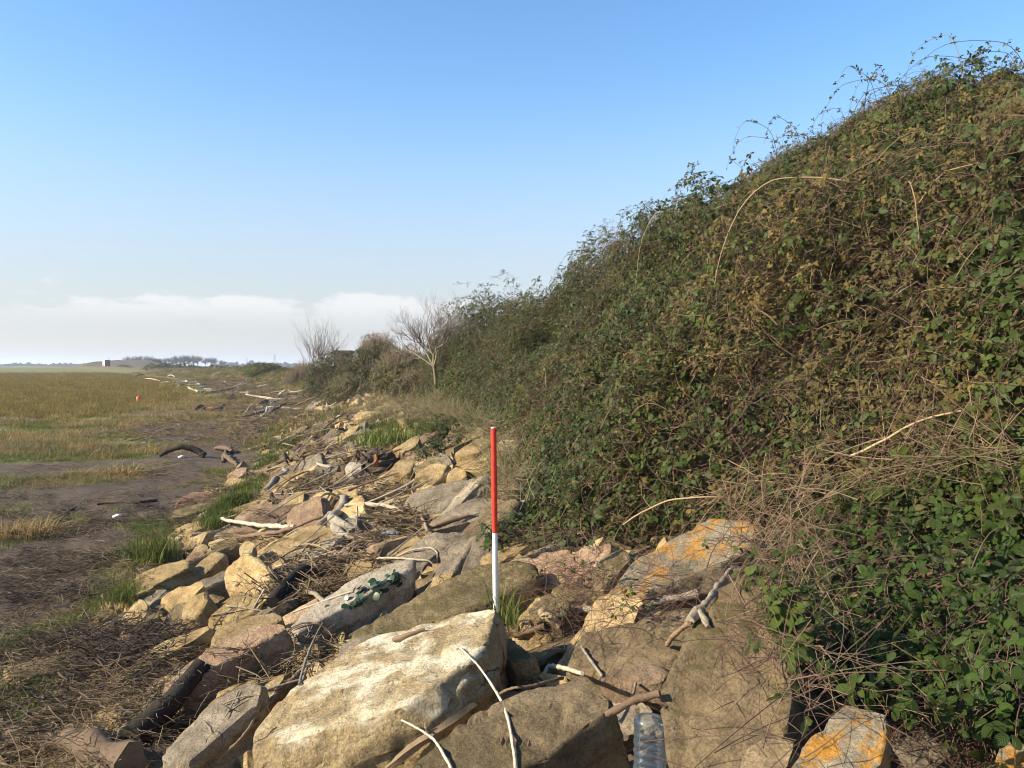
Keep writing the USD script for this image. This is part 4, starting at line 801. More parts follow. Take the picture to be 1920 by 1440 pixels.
def bank_samples(n, Y0, Y1, rng, u1=7.0, px_max=2250):
    Y = np.exp(rng.uniform(math.log(Y0), math.log(Y1), n * 2)); e = edge_u(Y); u = e - .12 + (u1 - e) * rng.random(n * 2)
    x = xc(Y) + u; pix = project(np.stack([x, Y, ground0(x, Y)], -1)); ok = pix[:, 0] < px_max
    return x[ok][:n], Y[ok][:n], u[ok][:n]
def surf_normal(x, Y):
    e = .25; g = ground0
    n = np.stack([-(g(x + e, Y) - g(x - e, Y)) / (2 * e), -(g(x, Y + e) - g(x, Y - e)) / (2 * e), np.ones_like(x)], -1)
    return n / np.linalg.norm(n, axis=1, keepdims=True)
DEADB = lambda x, Y, u: np.clip(.75 * sstep(.52, .70, meshkit.fbm(np.stack([x * .55, Y * .35, 0 * x], -1), 4, 55)) + 0.6 * np.exp(-((Y - 4.5) / .8) ** 2) * sstep(2.7, 1.3, u) + .38 * sstep(3.0, 5.0, u), 0, 1)
def fill_bank(parent, name, Y0, Y1, n, protos, rng, sc=(.8, 1.25), dead=False, r=(.35, 1.05), tilt=.35):
    x, Y, u = bank_samples(n, Y0, Y1, rng); db = DEADB(x, Y, u)
    keep = rng.random(len(x)) < (np.clip(db * 1.1 + .10, 0, 1) if dead else 1 - .72 * db)
    keep &= (thick(u, Y) > .05) | (rng.random(len(x)) < (.8 if dead else .15))
    x, Y, u = x[keep], Y[keep], u[keep]
    lump = meshkit.fbm(np.stack([x * 2.2, Y * 1.6, 0 * x], -1), 3, 77)
    gap = meshkit.noise(np.stack([x * 1.6, Y * 1.2, 0 * x], -1), 78)
    z = ground0(x, Y) + thick(u, Y) * rng.uniform(*r, len(x)) * (.50 + 1.0 * lump) + .03
    nrm = surf_normal(x, Y); N = nrm * .55 + SUN * .6 + np.array([0, -.05, .1]) + rng.normal(size=(len(x), 3)) * tilt
    s = rng.uniform(*sc, len(x)) * (1 + .012 * np.maximum(Y - 8, 0))
    return instancer(f'{parent.GetPath()}/{name}', protos, np.stack([x, Y, z], -1) - LOC[str(parent.GetPath())], frames(N, rng), s, rng.integers(0, len(protos), len(x)))
def hero_cane(parent, pts, r0, r1, mat, leaves=0, leafmat=None, rng=None, size=.03, name='cane', label=None):
    p = spline(np.asarray(pts, float), 16); p = wobble(p, rng, r0 * 2); st = MB().add(tube(p, np.linspace(r0, r1, 16), 6))
    for i in range(2, 15, 2):
        q = p[i]; st.add(tube([q, q + rng.normal(size=3) * r0 * 3], [r0 * .4, r0 * .1], 3, False))
    c = part(parent, name, st.get(), mat, True, label)
    if leaves:
        lv = MB()
        for _ in range(leaves):
            o = p[rng.integers(3, 16)] + rng.normal(size=3) * size * .5; trifoliate(lv, o, rotm(rng, .8), size * rng.uniform(.7, 1.2), rng, 4)
        part(c, 'leaves', lv.get(), leafmat, True, kind='stuff', uv=lv.uv())
rng = np.random.default_rng(1234)
sections = [('bramble_thicket', 'dense bramble thicket covering the near bank on the right up to the skyline', 2.6, 9.0, 9000, 900, dict(size=(.028, .055), rows=4)),
            ('bramble_thicket', 'bramble thicket sloping down the skyline in the middle of the bank beyond the pole', 9.0, 17.0, 12000, 1500, dict(size=(.024, .052), rows=3)),
            ('bramble_thicket', 'dark green bramble lobe at the far end of the high bank beside the bare tree', 17.0, 30.5, 10500, 1300, dict(size=(.03, .06), rows=3, nleaf=8))]
BR = []
for k, (nm, lab, Y0, Y1, nl, nd, kw) in enumerate(sections):
    Ym = (Y0 * Y1) ** .5; t = thing(nm, lab, 'bramble', (float(xc(Ym)) + 2.5, Ym, float(ground0(np.array(xc(Ym) + 2.5), np.array(Ym))))); BR.append(t)
    fill_bank(t, 'foliage', Y0, Y1, nl, sprig_protos(7, 100 + 20 * k, LEAF_FAR, CANE_BROWN, **kw), rng)
    fill_bank(t, 'dry_foliage', Y0, Y1, int(nl * .62), sprig_protos(4, 160 + 20 * k, LEAF_DRY, CANE_DEAD, **dict(kw, size=(kw['size'][0] * .7, kw['size'][1] * .75))), rng, dead=True, r=(.5, 1.05))
    fill_bank(t, 'dead_stems', Y0, Y1, nd, bundle_protos('bundle', 5, 200 + 10 * k, CANE_BROWN, n=14, r=(.0012, .0028 + .0006 * k), length=(.14, .42)), rng, (.8, 1.2), True, (.1, 1.0))
# arching canes along the skyline and through the thicket
for k in range(90):
    Y = float(np.exp(rng.uniform(math.log(6.0), math.log(27)))); u = rng.uniform(4.7, 5.8); x = float(xc(Y)) + u
    b = np.array([x, Y, float(ground0(np.array(x), np.array(Y))) + float(thick(np.array([u]), np.array([Y]))[0]) * .8])
    a = rng.uniform(0, 2 * np.pi); L = rng.uniform(.35, 1.0) ; d = np.array([math.cos(a), math.sin(a), 0])
    pts = [b - [0, 0, .15], b + d * L * .25 + [0, 0, L * .55], b + d * L * .65 + [0, 0, L * .62], b + d * L + [0, 0, L * rng.uniform(.1, .5)]]
    hero_cane(BR[0 if Y < 9 else 1 if Y < 17 else 2], pts, .004, .0015, CANE_RED if rng.random() < .6 else CANE_DEAD, 14, LEAF_FAR, rng, .028 + .0006 * Y)
for k in range(38):
    Y = float(np.exp(rng.uniform(math.log(3.2), math.log(16)))); u = rng.uniform(float(edge_u(Y)) + .2, 4.8); x = float(xc(Y)) + u
    top = lambda uu, YY: np.array([float(xc(YY)) + uu, YY, float(ground0(np.array(float(xc(YY)) + uu), np.array(YY))) + float(thick(np.array([uu]), np.array([YY]))[0]) * 1.05 + .05])
    L = rng.uniform(.5, 1.3); a = rng.normal(.5, 1.0); p0, p1, p2 = top(u, Y), top(u - .4 * L * math.cos(a), Y - .3 * L * math.sin(a)), top(u - L * math.cos(a) * .8, Y - .6 * L * math.sin(a))
    hero_cane(BR[0 if Y < 9 else 1], [p0 - [0, 0, .1], p1 + [0, 0, .04 * L], p2], .0035 + .0002 * Y, .002, CANE_TAN if rng.random() < .55 else CANE_RED, 0, None, rng)
# dead arching canes over the grey lichened slab
for pix, zl, r, mat, lab in [([(1168,985),(1230,948),(1290,932),(1340,930),(1400,950)], [.25, .3, .34, .32, .1], .0085, CANE_TAN, 'thick pale dead cane arching over the orange lichened slab'),
                        ([(1185,920),(1260,870),(1330,850),(1400,880),(1440,920)], [.3, .36, .4, .36, .2], .005, CANE_TAN, 'thin pale cane arching above the thick dead cane'),
                        ([(1140,1042),(1170,980),(1215,935)], [.1, .25, .3], .004, CANE_DEAD, None), ([(1260,1130),(1255,1060),(1280,1000),(1310,960)], [.04, .14, .2, .2], .006, CANE_DEAD, None),
                        ([(1235,1110),(1240,1040),(1262,990)], [.04, .12, .2], .004, CANE_DEAD, None), ([(1275,1100),(1262,1050),(1270,1010),(1330,960)], [.04, .14, .2, .24], .005, CANE_RED, None),
                        ([(1020,1228),(1130,1172),(1260,1100),(1420,1020)], [.03, .09, .10, .12], .0035, CANE_DEAD, None), ([(1150,1100),(1290,1060),(1420,1040)], [.05, .12, .16], .004, CANE_DEAD, None),
                        ([(1370,920),(1400,905),(1440,902),(1470,910)], [.2, .24, .26, .2], .007, CANE_TAN, None), ([(1595,855),(1660,825),(1720,795),(1800,770)], [.32, .36, .4, .4], .011, CANE_TAN, 'long straight brown branch slanting up through the bramble'),
                        ([(1515,1175),(1560,1120),(1640,1050),(1700,1035)], [.1, .2, .3, .3], .004, CANE_RED, None), ([(1600,580),(1625,650),(1650,750),(1660,830)], [.45, .45, .4, .3], .004, CANE_TAN, None),
                        ([(1800,620),(1815,700),(1830,790),(1850,850)], [.5, .5, .4, .3], .004, CANE_TAN, None), ([(1290,1440),(1320,1350),(1370,1290),(1400,1200)], [.05, .1, .16, .2], .0035, CANE_RED, None),
                        ([(1455,1030),(1490,960),(1530,900),(1570,880)], [.1, .2, .28, .2], .004, CANE_TAN, None), ([(1380,900),(1420,830),(1500,800)], [.3, .36, .4], .004, CANE_TAN, None)]:
    P = np.array([march([q], ground0, l, 1.2)[0] for q, l in zip(pix, zl)])
    hero_cane(BR[0], P, r * .6, r * .35, mat, 0, None, rng, label=lab)

# dry upright stalks in the open band above the near bush
q = scatter_px([[(1320,930),(1500,830),(1930,740),(2050,860),(1700,900),(1560,960),(1420,990)], [(1380,1010),(1480,960),(1560,1000),(1500,1090),(1420,1080)]], 64, rng, [1.6, .4], g=ground0, near=1.2, far=20, lift=.30)
q = q + rays(project(q)) * rng.uniform(-.25, .12, (len(q), 1))
instancer(f'{BR[0].GetPath()}/dry_stalks', bundle_protos('stalks', 6, 380, CANE_DEAD, n=8, rad=.12, length=(.15, .50), r=(.0012, .003), up=.55), q - LOC[str(BR[0].GetPath())], frames(np.tile([-.25, -.2, 1.0], (len(q), 1)) + rng.normal(size=(len(q), 3)) * .3, rng), rng.uniform(.7, 1.15, len(q)), rng.integers(0, 6, len(q)))
# low dead tangle and leaves between the pole and the thicket
P = scatter_px([[(950,1010),(1000,960),(1120,1060),(1150,1100),(1060,1120),(990,1120)], RIGHT, [(1330,1060),(1500,960),(1560,1120),(1480,1240),(1380,1160)], [(1420,1260),(1560,1180),(1640,1440),(1480,1440),(1400,1380)]], 100, rng, [1.6, 1.1, 1.0, .4], lift=.03)
tg = thing('dead_bramble_tangle', 'tangle of dry brown bramble stems sprawling over the rocks right of the pole', 'bramble', (.6, 3.9, 1.1))
instancer(f'{tg.GetPath()}/dead_stems', bundle_protos('bundle', 6, 320, CANE_BROWN, n=8, rad=.18, length=(.10, .38), r=(.0008, .0019), up=.15), P - LOC[str(tg.GetPath())], frames(np.tile([-.2, -.1, 1.0], (len(P), 1)) + rng.normal(size=(len(P), 3)) * .3, rng), rng.uniform(.7, 1.2, len(P)), rng.integers(0, 6, len(P)))
Pl = P[rng.random(len(P)) < .22] + [0, 0, .03]
instancer(f'{tg.GetPath()}/foliage', sprig_protos(4, 340, LEAF_FAR, CANE_RED, length=.2, nleaf=4, size=(.018, .034), rows=4), Pl - LOC[str(tg.GetPath())], frames(np.tile([-.3, -.3, 1.0], (len(Pl), 1)) + rng.normal(size=(len(Pl), 3)) * .4, rng), rng.uniform(.7, 1.1, len(Pl)), rng.integers(0, 4, len(Pl)))

# the near bramble bush in the lower right corner, its largest leaves one by one
bb = thing('bramble_bush', 'green leafy bramble bush close by in the lower right corner over the big boulder', 'bramble', (1.45, 2.7, 1.25))
BUSH = [(1490,1020),(1570,930),(1700,880),(1930,850),(2100,900),(2100,1440),(1930,1400),(1800,1340),(1690,1340),(1570,1290),(1510,1160)]
SPILL = [(1430,1090),(1520,1010),(1600,1100),(1680,1290),(1600,1300),(1520,1270),(1460,1200)]
q = scatter_px([BUSH], 440, rng, g=ground0, near=1.2, far=20, lift=.18)
q = q + rays(project(q)) * rng.uniform(-.16, .14, (len(q), 1)) + [0, 0, -.02]
instancer(f'{bb.GetPath()}/foliage', sprig_protos(8, 400, LEAF_NEAR, CANE_BROWN, length=.22, nleaf=4, size=(.024, .054), rows=6, tilt=.75), q - LOC[str(bb.GetPath())], frames(np.tile(np.array([-.4, -.35, .6]) + SUN * .5, (len(q), 1)) + rng.normal(size=(len(q), 3)) * .5, rng), rng.uniform(.75, 1.15, len(q)), rng.integers(0, 8, len(q)))
q = scatter_px([BUSH, [(1360,1100),(1530,1010),(1600,1250),(1640,1330),(1480,1330),(1400,1260)]], 290, rng, [3, .45], g=ground0, near=1.2, far=20, lift=.22)
q = q + rays(project(q)) * rng.uniform(-.14, .0, (len(q), 1))
q2 = scatter_px([SPILL], 75, rng, g=height, near=1.2, far=20, lift=.05); q = np.vstack([q[:215], q2 + rays(project(q2)) * rng.uniform(-.12, .0, (len(q2), 1))])
for c in q:
    mb = MB(); n = np.array([-.5, -.5, .75]) + SUN * .4 + rng.normal(size=3) * .3; n /= np.linalg.norm(n)
    R = frames(n[None], rng).as_matrix()[0]; trifoliate(mb, c, R, rng.uniform(.030, .058), rng, 8, rng.random() < .15)
    part(bb, 'leaf', mb.get(), LEAF_NEAR, True, uv=mb.uv())
for pix, zl, r, mat in [([(1640,1340),(1650,1250),(1640,1150),(1655,1060)], [.06, .2, .24, .2], .0035, CANE_DEAD), ([(1600,1290),(1700,1230),(1830,1130),(1930,1060)], [.15, .24, .3, .3], .004, CANE_RED), ([(1660,1052),(1720,1045),(1770,1060)], [.26, .28, .26], .0035, CANE_RED),
                        ([(1390,1330),(1450,1350),(1540,1365),(1640,1340),(1700,1345)], [.04, .08, .12, .14, .14], .0028, CANE_RED), ([(1400,1260),(1500,1290),(1580,1300)], [.04, .1, .14], .0025, CANE_DEAD), ([(1450,1395),(1560,1360),(1640,1380)], [.04, .1, .1], .003, CANE_TAN),
                        ([(1680,1400),(1760,1330),(1840,1290),(1930,1270)], [.05, .14, .2, .22], .0035, CANE_TAN), ([(1380,1160),(1450,1180),(1540,1190)], [.05, .12, .16], .0028, CANE_RED), ([(1560,1440),(1580,1370),(1600,1290)], [.03, .1, .16], .003, CANE_DEAD),
                        ([(1440,1220),(1500,1330),(1540,1440)], [.06, .1, .04], .0028, CANE_DEAD)]:
    Pp = np.array([march([a], ground0, l, 1.2)[0] for a, l in zip(pix, zl)]); hero_cane(bb, Pp, r, r * .6, mat, 0, None, rng)
q = scatter_px([SPILL], 70, rng, g=height, near=1.2, far=20, lift=.06)
instancer(f'{bb.GetPath()}/spilling_foliage', sprig_protos(5, 420, LEAF_NEAR, CANE_BROWN, length=.24, nleaf=4, size=(.024, .05), rows=6, tilt=.6), q - LOC[str(bb.GetPath())], frames(np.tile([-.6, -.5, .7], (len(q), 1)) + rng.normal(size=(len(q), 3)) * .45, rng), rng.uniform(.75, 1.1, len(q)), rng.integers(0, 5, len(q)))
q = scatter_px([SPILL], 46, rng, g=height, near=1.2, far=20, lift=.05)
instancer(f'{bb.GetPath()}/spilling_stems', bundle_protos('bundle', 5, 430, CANE_DEAD, n=8, rad=.14, length=(.14, .42), r=(.0008, .0022), up=.2), q - LOC[str(bb.GetPath())], frames(np.tile([-.5, -.4, 1.0], (len(q), 1)) + rng.normal(size=(len(q), 3)) * .3, rng), rng.uniform(.7, 1.1, len(q)), rng.integers(0, 5, len(q)))
q = scatter_px([[(1560,1330),(1700,1320),(1920,1360),(1920,1440),(1600,1440)], BUSH], 130, rng, [1, 1.4], g=ground0, near=1.2, far=20, lift=.06)
instancer(f'{bb.GetPath()}/dead_stems', bundle_protos('bundle', 5, 440, CANE_BROWN, n=9, rad=.13, length=(.12, .36), r=(.0009, .002), up=.3), q - LOC[str(bb.GetPath())], frames(np.tile([-.3, -.2, 1.0], (len(q), 1)) + rng.normal(size=(len(q), 3)) * .3, rng), rng.uniform(.7, 1.1, len(q)), rng.integers(0, 5, len(q)))

# ivy along the white slab
iv = thing('ivy', 'dark green ivy trailing along the lower edge of the white slab', 'ivy', stick_points([(680, 1120)])[0])
for pix in scatter_px([[(640,1135),(665,1105),(700,1090),(745,1070),(760,1085),(720,1110),(680,1140)]], 46, rng, lift=.02):
    mb = MB(); v, f, uv = leaflet(.05, .030, .15, .1, 6); mb.add((place(v, frames((np.array([-.4, -.6, .7]) + rng.normal(size=3) * .35)[None], rng).as_matrix()[0] * rng.uniform(.7, 1.15), pix), f), uv)
    part(iv, 'leaf', mb.get(), LEAF_DARK, True, uv=mb.uv())

# ---------------------------------------------------------------- grass, sedge and litter
def stuff_field(name, label, protos, P, rng, sc, lean=.12):
    N = np.tile([0, 0, 1.0], (len(P), 1)) + rng.normal(size=(len(P), 3)) * lean
    return instancer('/World/' + name, protos, P, frames(N, rng), sc, rng.integers(0, len(protos), len(P)), 'stuff', label)
rng = np.random.default_rng(91)
def field(n, Y0, Y1, rng, power=1.0, x0=-1.0, x1=1.0):
    """Points on the marsh, denser near by, between the left picture edge (and a little beyond) and the foot of the bank."""
    Y = np.exp(rng.uniform(math.log(Y0), math.log(Y1), n * 2)) if power == 1 else (rng.uniform(Y0 ** power, Y1 ** power, n * 2)) ** (1 / power)
    xl = -0.80 * Y; xr = xc(Y) - 2.7; x = xl + (xr - xl) * rng.random(len(Y)); ok = xr > xl
    x, Y = x[ok][:n], Y[ok][:n]
    return x, Y
# golden sedge of the outer marsh
x, Y = field(22000, 22, 240, rng, 0.35); u = x - xc(Y)
nz = meshkit.fbm(np.stack([x, Y, 0 * x], -1) * 0.35, 4, 21); gold = sstep(30, 46, Y + 10 * (nz - .5) - .25 * (u + 10)) * sstep(-9.5, -14, u)
ok = rng.random(len(x)) < gold * (1 - mud_amount(x, Y) * (Y < 45)) * .95 + .03
x, Y = x[ok], Y[ok]
stuff_field('marsh_sedge', 'golden brown sedge covering the outer marsh', tuft_protos('tuft', 5, 500, SEDGE, n=54, h=(.10, .26), w=.0050, rad=.16, lean=.6), np.stack([x, Y, ground(x, Y)], -1), rng, (rng.uniform(.7, 1.1, len(x))[:, None] * np.stack([1 + Y / 60, 1 + Y / 60, np.minimum(1 + Y / 300, 1.2)], -1)))
# paler long grass along the sedge edge
x, Y = field(7500, 13, 62, rng, 0.6); nz = meshkit.fbm(np.stack([x, Y, 0 * x], -1) * 0.28, 3, 61); u = x - xc(Y)
ok = (rng.random(len(x)) < sstep(.40, .56, nz)) & (mud_amount(x, Y) < .4) & (rng.random(len(x)) < sstep(10, 20, Y - .5 * (u + 6)))
x, Y = x[ok], Y[ok]
stuff_field('long_grass', 'bleached long grass leaning along the marsh edge', tuft_protos('tuft', 5, 520, STRAW, n=34, h=(.07, .20), w=.004, rad=.13, lean=1.0), np.stack([x, Y, ground(x, Y)], -1), rng, rng.uniform(.7, 1.2, len(x))[:, None] * np.stack([1 + Y / 50, 1 + Y / 50, 1 + Y / 150], -1))
# rough grass over the far bank
Y = np.exp(rng.uniform(math.log(26), math.log(240), 9000)); u = rng.uniform(-3.6, 6.5, 9000) * (1 + .004 * Y); x = xc(Y) + u
nz = meshkit.fbm(np.stack([x * .25, Y * .12, 0 * x], -1), 3, 88); ok = (rng.random(9000) < sstep(.36, .56, nz) * .9) & (project(np.stack([x, Y, 0 * Y], -1))[:, 0] < 1000) & ((u > -2.2) | (rng.random(9000) < .12) | (Y > 120))
P = np.stack([x, Y, ground(x, Y)], -1)[ok]
half = rng.random(len(P)) < .6
for nm, lab, m, mt in (('bank_straw', 'bleached rough grass over the far bank', half, STRAW), ('bank_grass', 'rough green grass over the far bank', ~half, GRASS)):
    Q = P[m]; stuff_field(nm, lab, tuft_protos('tuft', 4, 580, mt, n=44, h=(.10, .30), w=.006, rad=.16, lean=.7), Q, rng, rng.uniform(.7, 1.2, len(Q))[:, None] * np.stack([1 + Q[:, 1] / 60, 1 + Q[:, 1] / 60, np.minimum(1 + Q[:, 1] / 120, 1.6)], -1))
# short green grass
x, Y = field(21000, 4.5, 60, rng, 0.2); nz = meshkit.fbm(np.stack([x, Y, 0 * x], -1) * 0.35, 4, 21); n2 = meshkit.fbm(np.stack([x, Y, 0 * x], -1) * 1.1, 3, 23); u = x - xc(Y)
toe = np.exp(-((u + 3.3) / .55) ** 2)
ok = rng.random(len(x)) < np.clip(sstep(.42, .54, nz + .08 * sstep(16, 22, Y)) * sstep(.30, .48, n2) * (.3 + .7 * sstep(9, 15, Y)) + .5 * toe * sstep(.45, .6, n2), 0, 1) * (1 - mud_amount(x, Y))
P = np.stack([x[ok], Y[ok], ground(x[ok], Y[ok])], -1)
GP = [([(680,835),(690,805),(760,780),(830,800),(790,815),(720,835)], 300), ([(480,880),(500,800),(570,790),(620,805),(560,825),(510,870)], 420), ([(380,985),(420,940),(480,890),(500,905),(440,950),(400,990)], 260), ([(225,1120),(260,1090),(240,1125)], 30),
      ([(120,1180),(190,1130),(225,1120),(200,1160)], 60), ([(0,1440),(0,1370),(40,1350),(60,1370),(30,1440)], 60), ([(60,1290),(95,1270),(100,1310),(70,1340)], 30), ([(610,770),(720,740),(860,735),(920,790),(800,800),(690,800)], 300), ([(470,770),(545,775),(500,795),(470,790)], 160),
      ([(0,830),(120,840),(300,835),(300,850),(0,860)], 400), ([(0,1290),(60,1280),(120,1240),(120,1330),(0,1400)], 70), ([(0,880),(60,940),(60,1010),(0,1040)], 60)]
for poly, n in GP: P = np.vstack([P, scatter_px([poly], n, rng)])
stuff_field('grass', 'short green grass on the marsh edge and foot of the bank', tuft_protos('tuft', 6, 540, GRASS, n=38, h=(.03, .11), w=.0030, rad=.08, lean=1.0), P, rng, rng.uniform(.6, 1.2, len(P)) * (1 + P[:, 1] / 70))
# separate tufts one can point at
def grass_tuft(label, pixs, sc, mat, seed, h=(.15, .32), n=70, rad=.06, lean=.6):
    rg = np.random.default_rng(seed); mb = MB()
    for i, q in enumerate(stick_points(pixs)):
        v, f = tuft(seed + i, n=n, h=h, w=.0035 * max(1, q[1] / 6), rad=rad, lean=lean).get(); mb.add((v * sc + q, f))
    solo('grass_tuft', mb.get(), mat, label, 'grass tuft', smooth=True)
grass_tuft('dense green grass tussock on the litter left of the flat yellow slab', [(276,1040),(285,1044),(295,1042),(303,1046)], 1.0, GRASS, 600, n=110, rad=.10)
grass_tuft('thin green grass blades growing beside the foot of the pole', [(938,1150),(952,1165),(962,1175)], .8, GRASS, 610, n=16, rad=.03, lean=.9)
grass_tuft('tall bright green grass clump above the rusty stump', [(708,834),(716,832),(725,828),(733,825)], .95, GRASS, 620, n=130, rad=.26, lean=.9)
grass_tuft('dead straw tuft at the left picture edge above the dark strand litter', [(38,1006),(50,1002),(62,1005)], 1.0, STRAW, 630, n=120, rad=.18, lean=1.6)
grass_tuft('pale flattened straw tuft on the mud pan', [(220,892),(226,891)], 1.2, STRAW, 640, n=90, rad=.2, lean=2.2)
# straw on the mud
P = scatter_px([[(30,900),(180,880),(300,890),(240,905),(60,920)]], 160, rng)
stuff_field('flattened_straw', 'pale flattened straw lying across the mud pan', tuft_protos('tuft', 3, 560, STRAW, n=22, h=(.06, .18), w=.003, rad=.13, lean=2.2), P, rng, rng.uniform(.6, 1.2, len(P)))
# rubble
Y = np.exp(rng.uniform(math.log(3.0), math.log(46), 2600)); u = rng.uniform(-3.0, 1.2, 2600); x = xc(Y) + u
ok = height(x, Y) < ground(x, Y) + .12; x, Y = x[ok], Y[ok]; P = np.stack([x, Y, ground(x, Y) + .01], -1)
stuff_field('rubble', 'small broken stones filling the gaps of the stone bank', [(f'stone_{i:03d}', [('stone', rubble(800 + i), ROCK[m], 26, None)]) for i, m in enumerate(['ochre', 'gold', 'grey', 'ochre', 'tan', 'gold'])], P, rng, rng.uniform(.4, 1.3, len(P)) * (1 + P[:, 1] / 50), .4)
# strand litter
S1 = [(0,930),(200,930),(420,900),(460,930),(330,1010),(230,1120),(130,1250),(60,1440),(0,1440)]
S2 = [(60,1440),(130,1250),(230,1180),(330,1180),(330,1300),(250,1440)]
P = scatter_px([S1, S2], 1150, rng, [1.6, .35]); n2 = meshkit.fbm(P * [1.3, 1.3, 0], 3, 71); P = P[rng.random(len(P)) < (.08 + .92 * sstep(.42, .58, n2)) * (1 - .7 * mud_amount(P[:, 0], P[:, 1]))]
stuff_field('strand_litter', 'dark tangled reed litter of the strand line', litter_protos('litter', 5, 700, REED_DARK, n=90, rad=.22, length=(.02, .11), r=(.0009, .0030), lift=.05), P, rng, rng.uniform(.7, 1.3, len(P)), .2)
P = scatter_px([S1, S2, [(250,870),(480,860),(520,840),(440,900),(280,925)], [(0,880),(200,870),(300,900),(0,930)], [(380,800),(520,830),(480,860),(350,830)]], 420, rng, [1.3, .5, .3, .3, .3])
stuff_field('straw_litter', 'pale scattered straw of the strand line', litter_protos('litter', 4, 720, REED, n=30, rad=.28, length=(.03, .17), r=(.0009, .0022), lift=.05), P, rng, rng.uniform(.7, 1.2, len(P)) * (1 + P[:, 1] / 40), .15)
P = np.vstack([scatter_px([JUMBLE, UPPER, LOWER], 900, rng, [1.3, .9, .6]), scatter_px([FARJ, [(420,1000),(520,1000),(640,1060),(560,1180),(400,1120)], [(300,1300),(480,1200),(560,1180),(520,1250),(440,1330)]], 400, rng, [2, 1, .5])])
e = .06; rough_ok = height(P[:, 0], P[:, 1]) < ground(P[:, 0], P[:, 1]) + .13
slab = poly_mask(project(P), [(937,1130),(716,1180),(634,1225),(560,1275),(485,1335),(440,1440),(600,1440),(800,1320),(925,1212)])
P = P[(rough_ok | (rng.random(len(P)) < .012)) & ~slab]
stuff_field('driftwood_twigs', 'small broken twigs and reeds filling the gaps between the stones', litter_protos('litter', 6, 740, REED, n=34, rad=.15, length=(.03, .20), r=(.0012, .0038), lift=.05), P, rng, rng.uniform(.7, 1.2, len(P)) * (1 + P[:, 1] / 40), .2)
Y = np.exp(rng.uniform(math.log(24), math.log(130), 620)); u = rng.uniform(-8.5, -1.5, 620); x = xc(Y) + u
P = np.stack([x, Y, ground(x, Y)], -1)
stuff_field('far_litter', 'brown reed and wood litter along the far strand', litter_protos('litter', 4, 770, REED, n=44, rad=.35, length=(.04, .26), r=(.0015, .006), lift=.05), P, rng, rng.uniform(.7, 1.3, len(P)) * (1 + Y / 80), .15)
# low weeds on the upper slope
P = scatter_px([[(760,800),(860,790),(920,800),(900,830),(800,830)], [(770,890),(800,860),(860,830),(800,850)], [(560,820),(600,815),(590,830)], [(690,800),(740,790),(720,810)], [(930,1010),(960,990),(980,1020),(950,1040)]], 150, rng, [1.2, .6, .15, .2, .4])
stuff_field('low_weeds', 'low green weeds and bramble shoots on the upper stones', sprig_protos(4, 760, LEAF_NEAR, CANE_RED, length=.2, nleaf=6, size=(.025, .05), rows=4), P + [0, 0, .03], rng, rng.uniform(.8, 1.3, len(P)), .4)
P = scatter_px([[(860,800),(930,780),(980,830),(1010,900),(960,960),(935,900),(900,830)], [(640,760),(760,720),(870,720),(900,790),(800,790),(700,790)]], 640, rng, [.35, 1.6])
stuff_field('dry_undergrowth', 'dry brown stems and grass along the foot of the bramble', bundle_protos('bundle', 5, 780, CANE_OLIVE, n=16, rad=.16, length=(.12, .34), r=(.001, .0026), up=.7), P, rng, rng.uniform(.8, 1.3, len(P)) * (1 + P[:, 1] / 40), .3)

# ---------------------------------------------------------------- shrubs and trees of the bank
def branchy(base, d, L, r, level, rng, mb_list, spread=.55, up=.12, kids=(3, 5), shrink=.62, sides=5, bend=.18):
    """Recursive limbs; mb_list[k] collects the limbs of level k."""
    n = 6; p = [np.asarray(base, float)]; d = d / np.linalg.norm(d)
    for i in range(n):
        d = d + rng.normal(size=3) * bend + [0, 0, up]; d /= np.linalg.norm(d); p.append(p[-1] + d * L / n)
    p = np.array(p); rr = np.linspace(r, r * .45, n + 1)
    mb_list[min(level, len(mb_list) - 1)].add(tube(p, rr, max(3, sides - level), False))
    if level >= len(mb_list): return p[-1]
    for k in range(rng.integers(*kids)):
        i = rng.integers(2, n + 1); t = p[i] - p[i - 1]; t /= np.linalg.norm(t)
        s = rng.normal(size=3); s -= t * (s @ t); s /= np.linalg.norm(s)
        branchy(p[i], t * (1 - spread * .4) + s * spread * rng.uniform(.7, 1.4), L * shrink * rng.uniform(.75, 1.2), rr[i] * .68, level + 1, rng, mb_list, spread, up, kids, shrink, sides, bend)
    return p[-1]
# bare young tree with a yellow trunk
B = np.array([-1.97, 21.1, 1.35]); tr = thing('bare_tree', 'small leafless tree with a yellow lichened trunk at the end of the high bramble', 'tree', B)
rg = np.random.default_rng(4); tp = spline(B + np.array([[0, 0, 0], [.02, 0, .5], [-.03, 0, .95], [.0, 0, 1.25]]), 10)
part(tr, 'trunk', tube(tp, np.linspace(.048, .036, 10), 9), WOOD['yellow'], True)
lv = [MB(), MB(), MB(), MB()]
for a, e, L in [(2.9, .75, 1.35), (2.2, 1.0, 1.3), (.4, .95, 1.2), (-.3, .75, 1.1), (3.4, .5, 1.15), (1.2, 1.25, 1.35), (2.6, 1.15, 1.5), (-1.2, .9, 1.0), (4.2, .9, 1.1)]:
    d = np.array([math.cos(a) * math.cos(e), math.sin(a) * math.cos(e) * .8, math.sin(e)])
    branchy(tp[rg.integers(6, 10)], d, L * .70, .026, 0, rg, lv, .6, .09, (4, 6), .62, 6, .16)
part(tr, 'limbs', lv[0].get(), WOOD['bark'], True); tw = MB()
for m in lv[1:]: tw.add(m.get())
part(tr, 'crown', tw.get(), TWIG, True, kind='stuff')
sp = [o for o in [tp[-1] + np.array([-.45, 0, 1.35]), tp[-1] + np.array([.55, 0, .95])]]
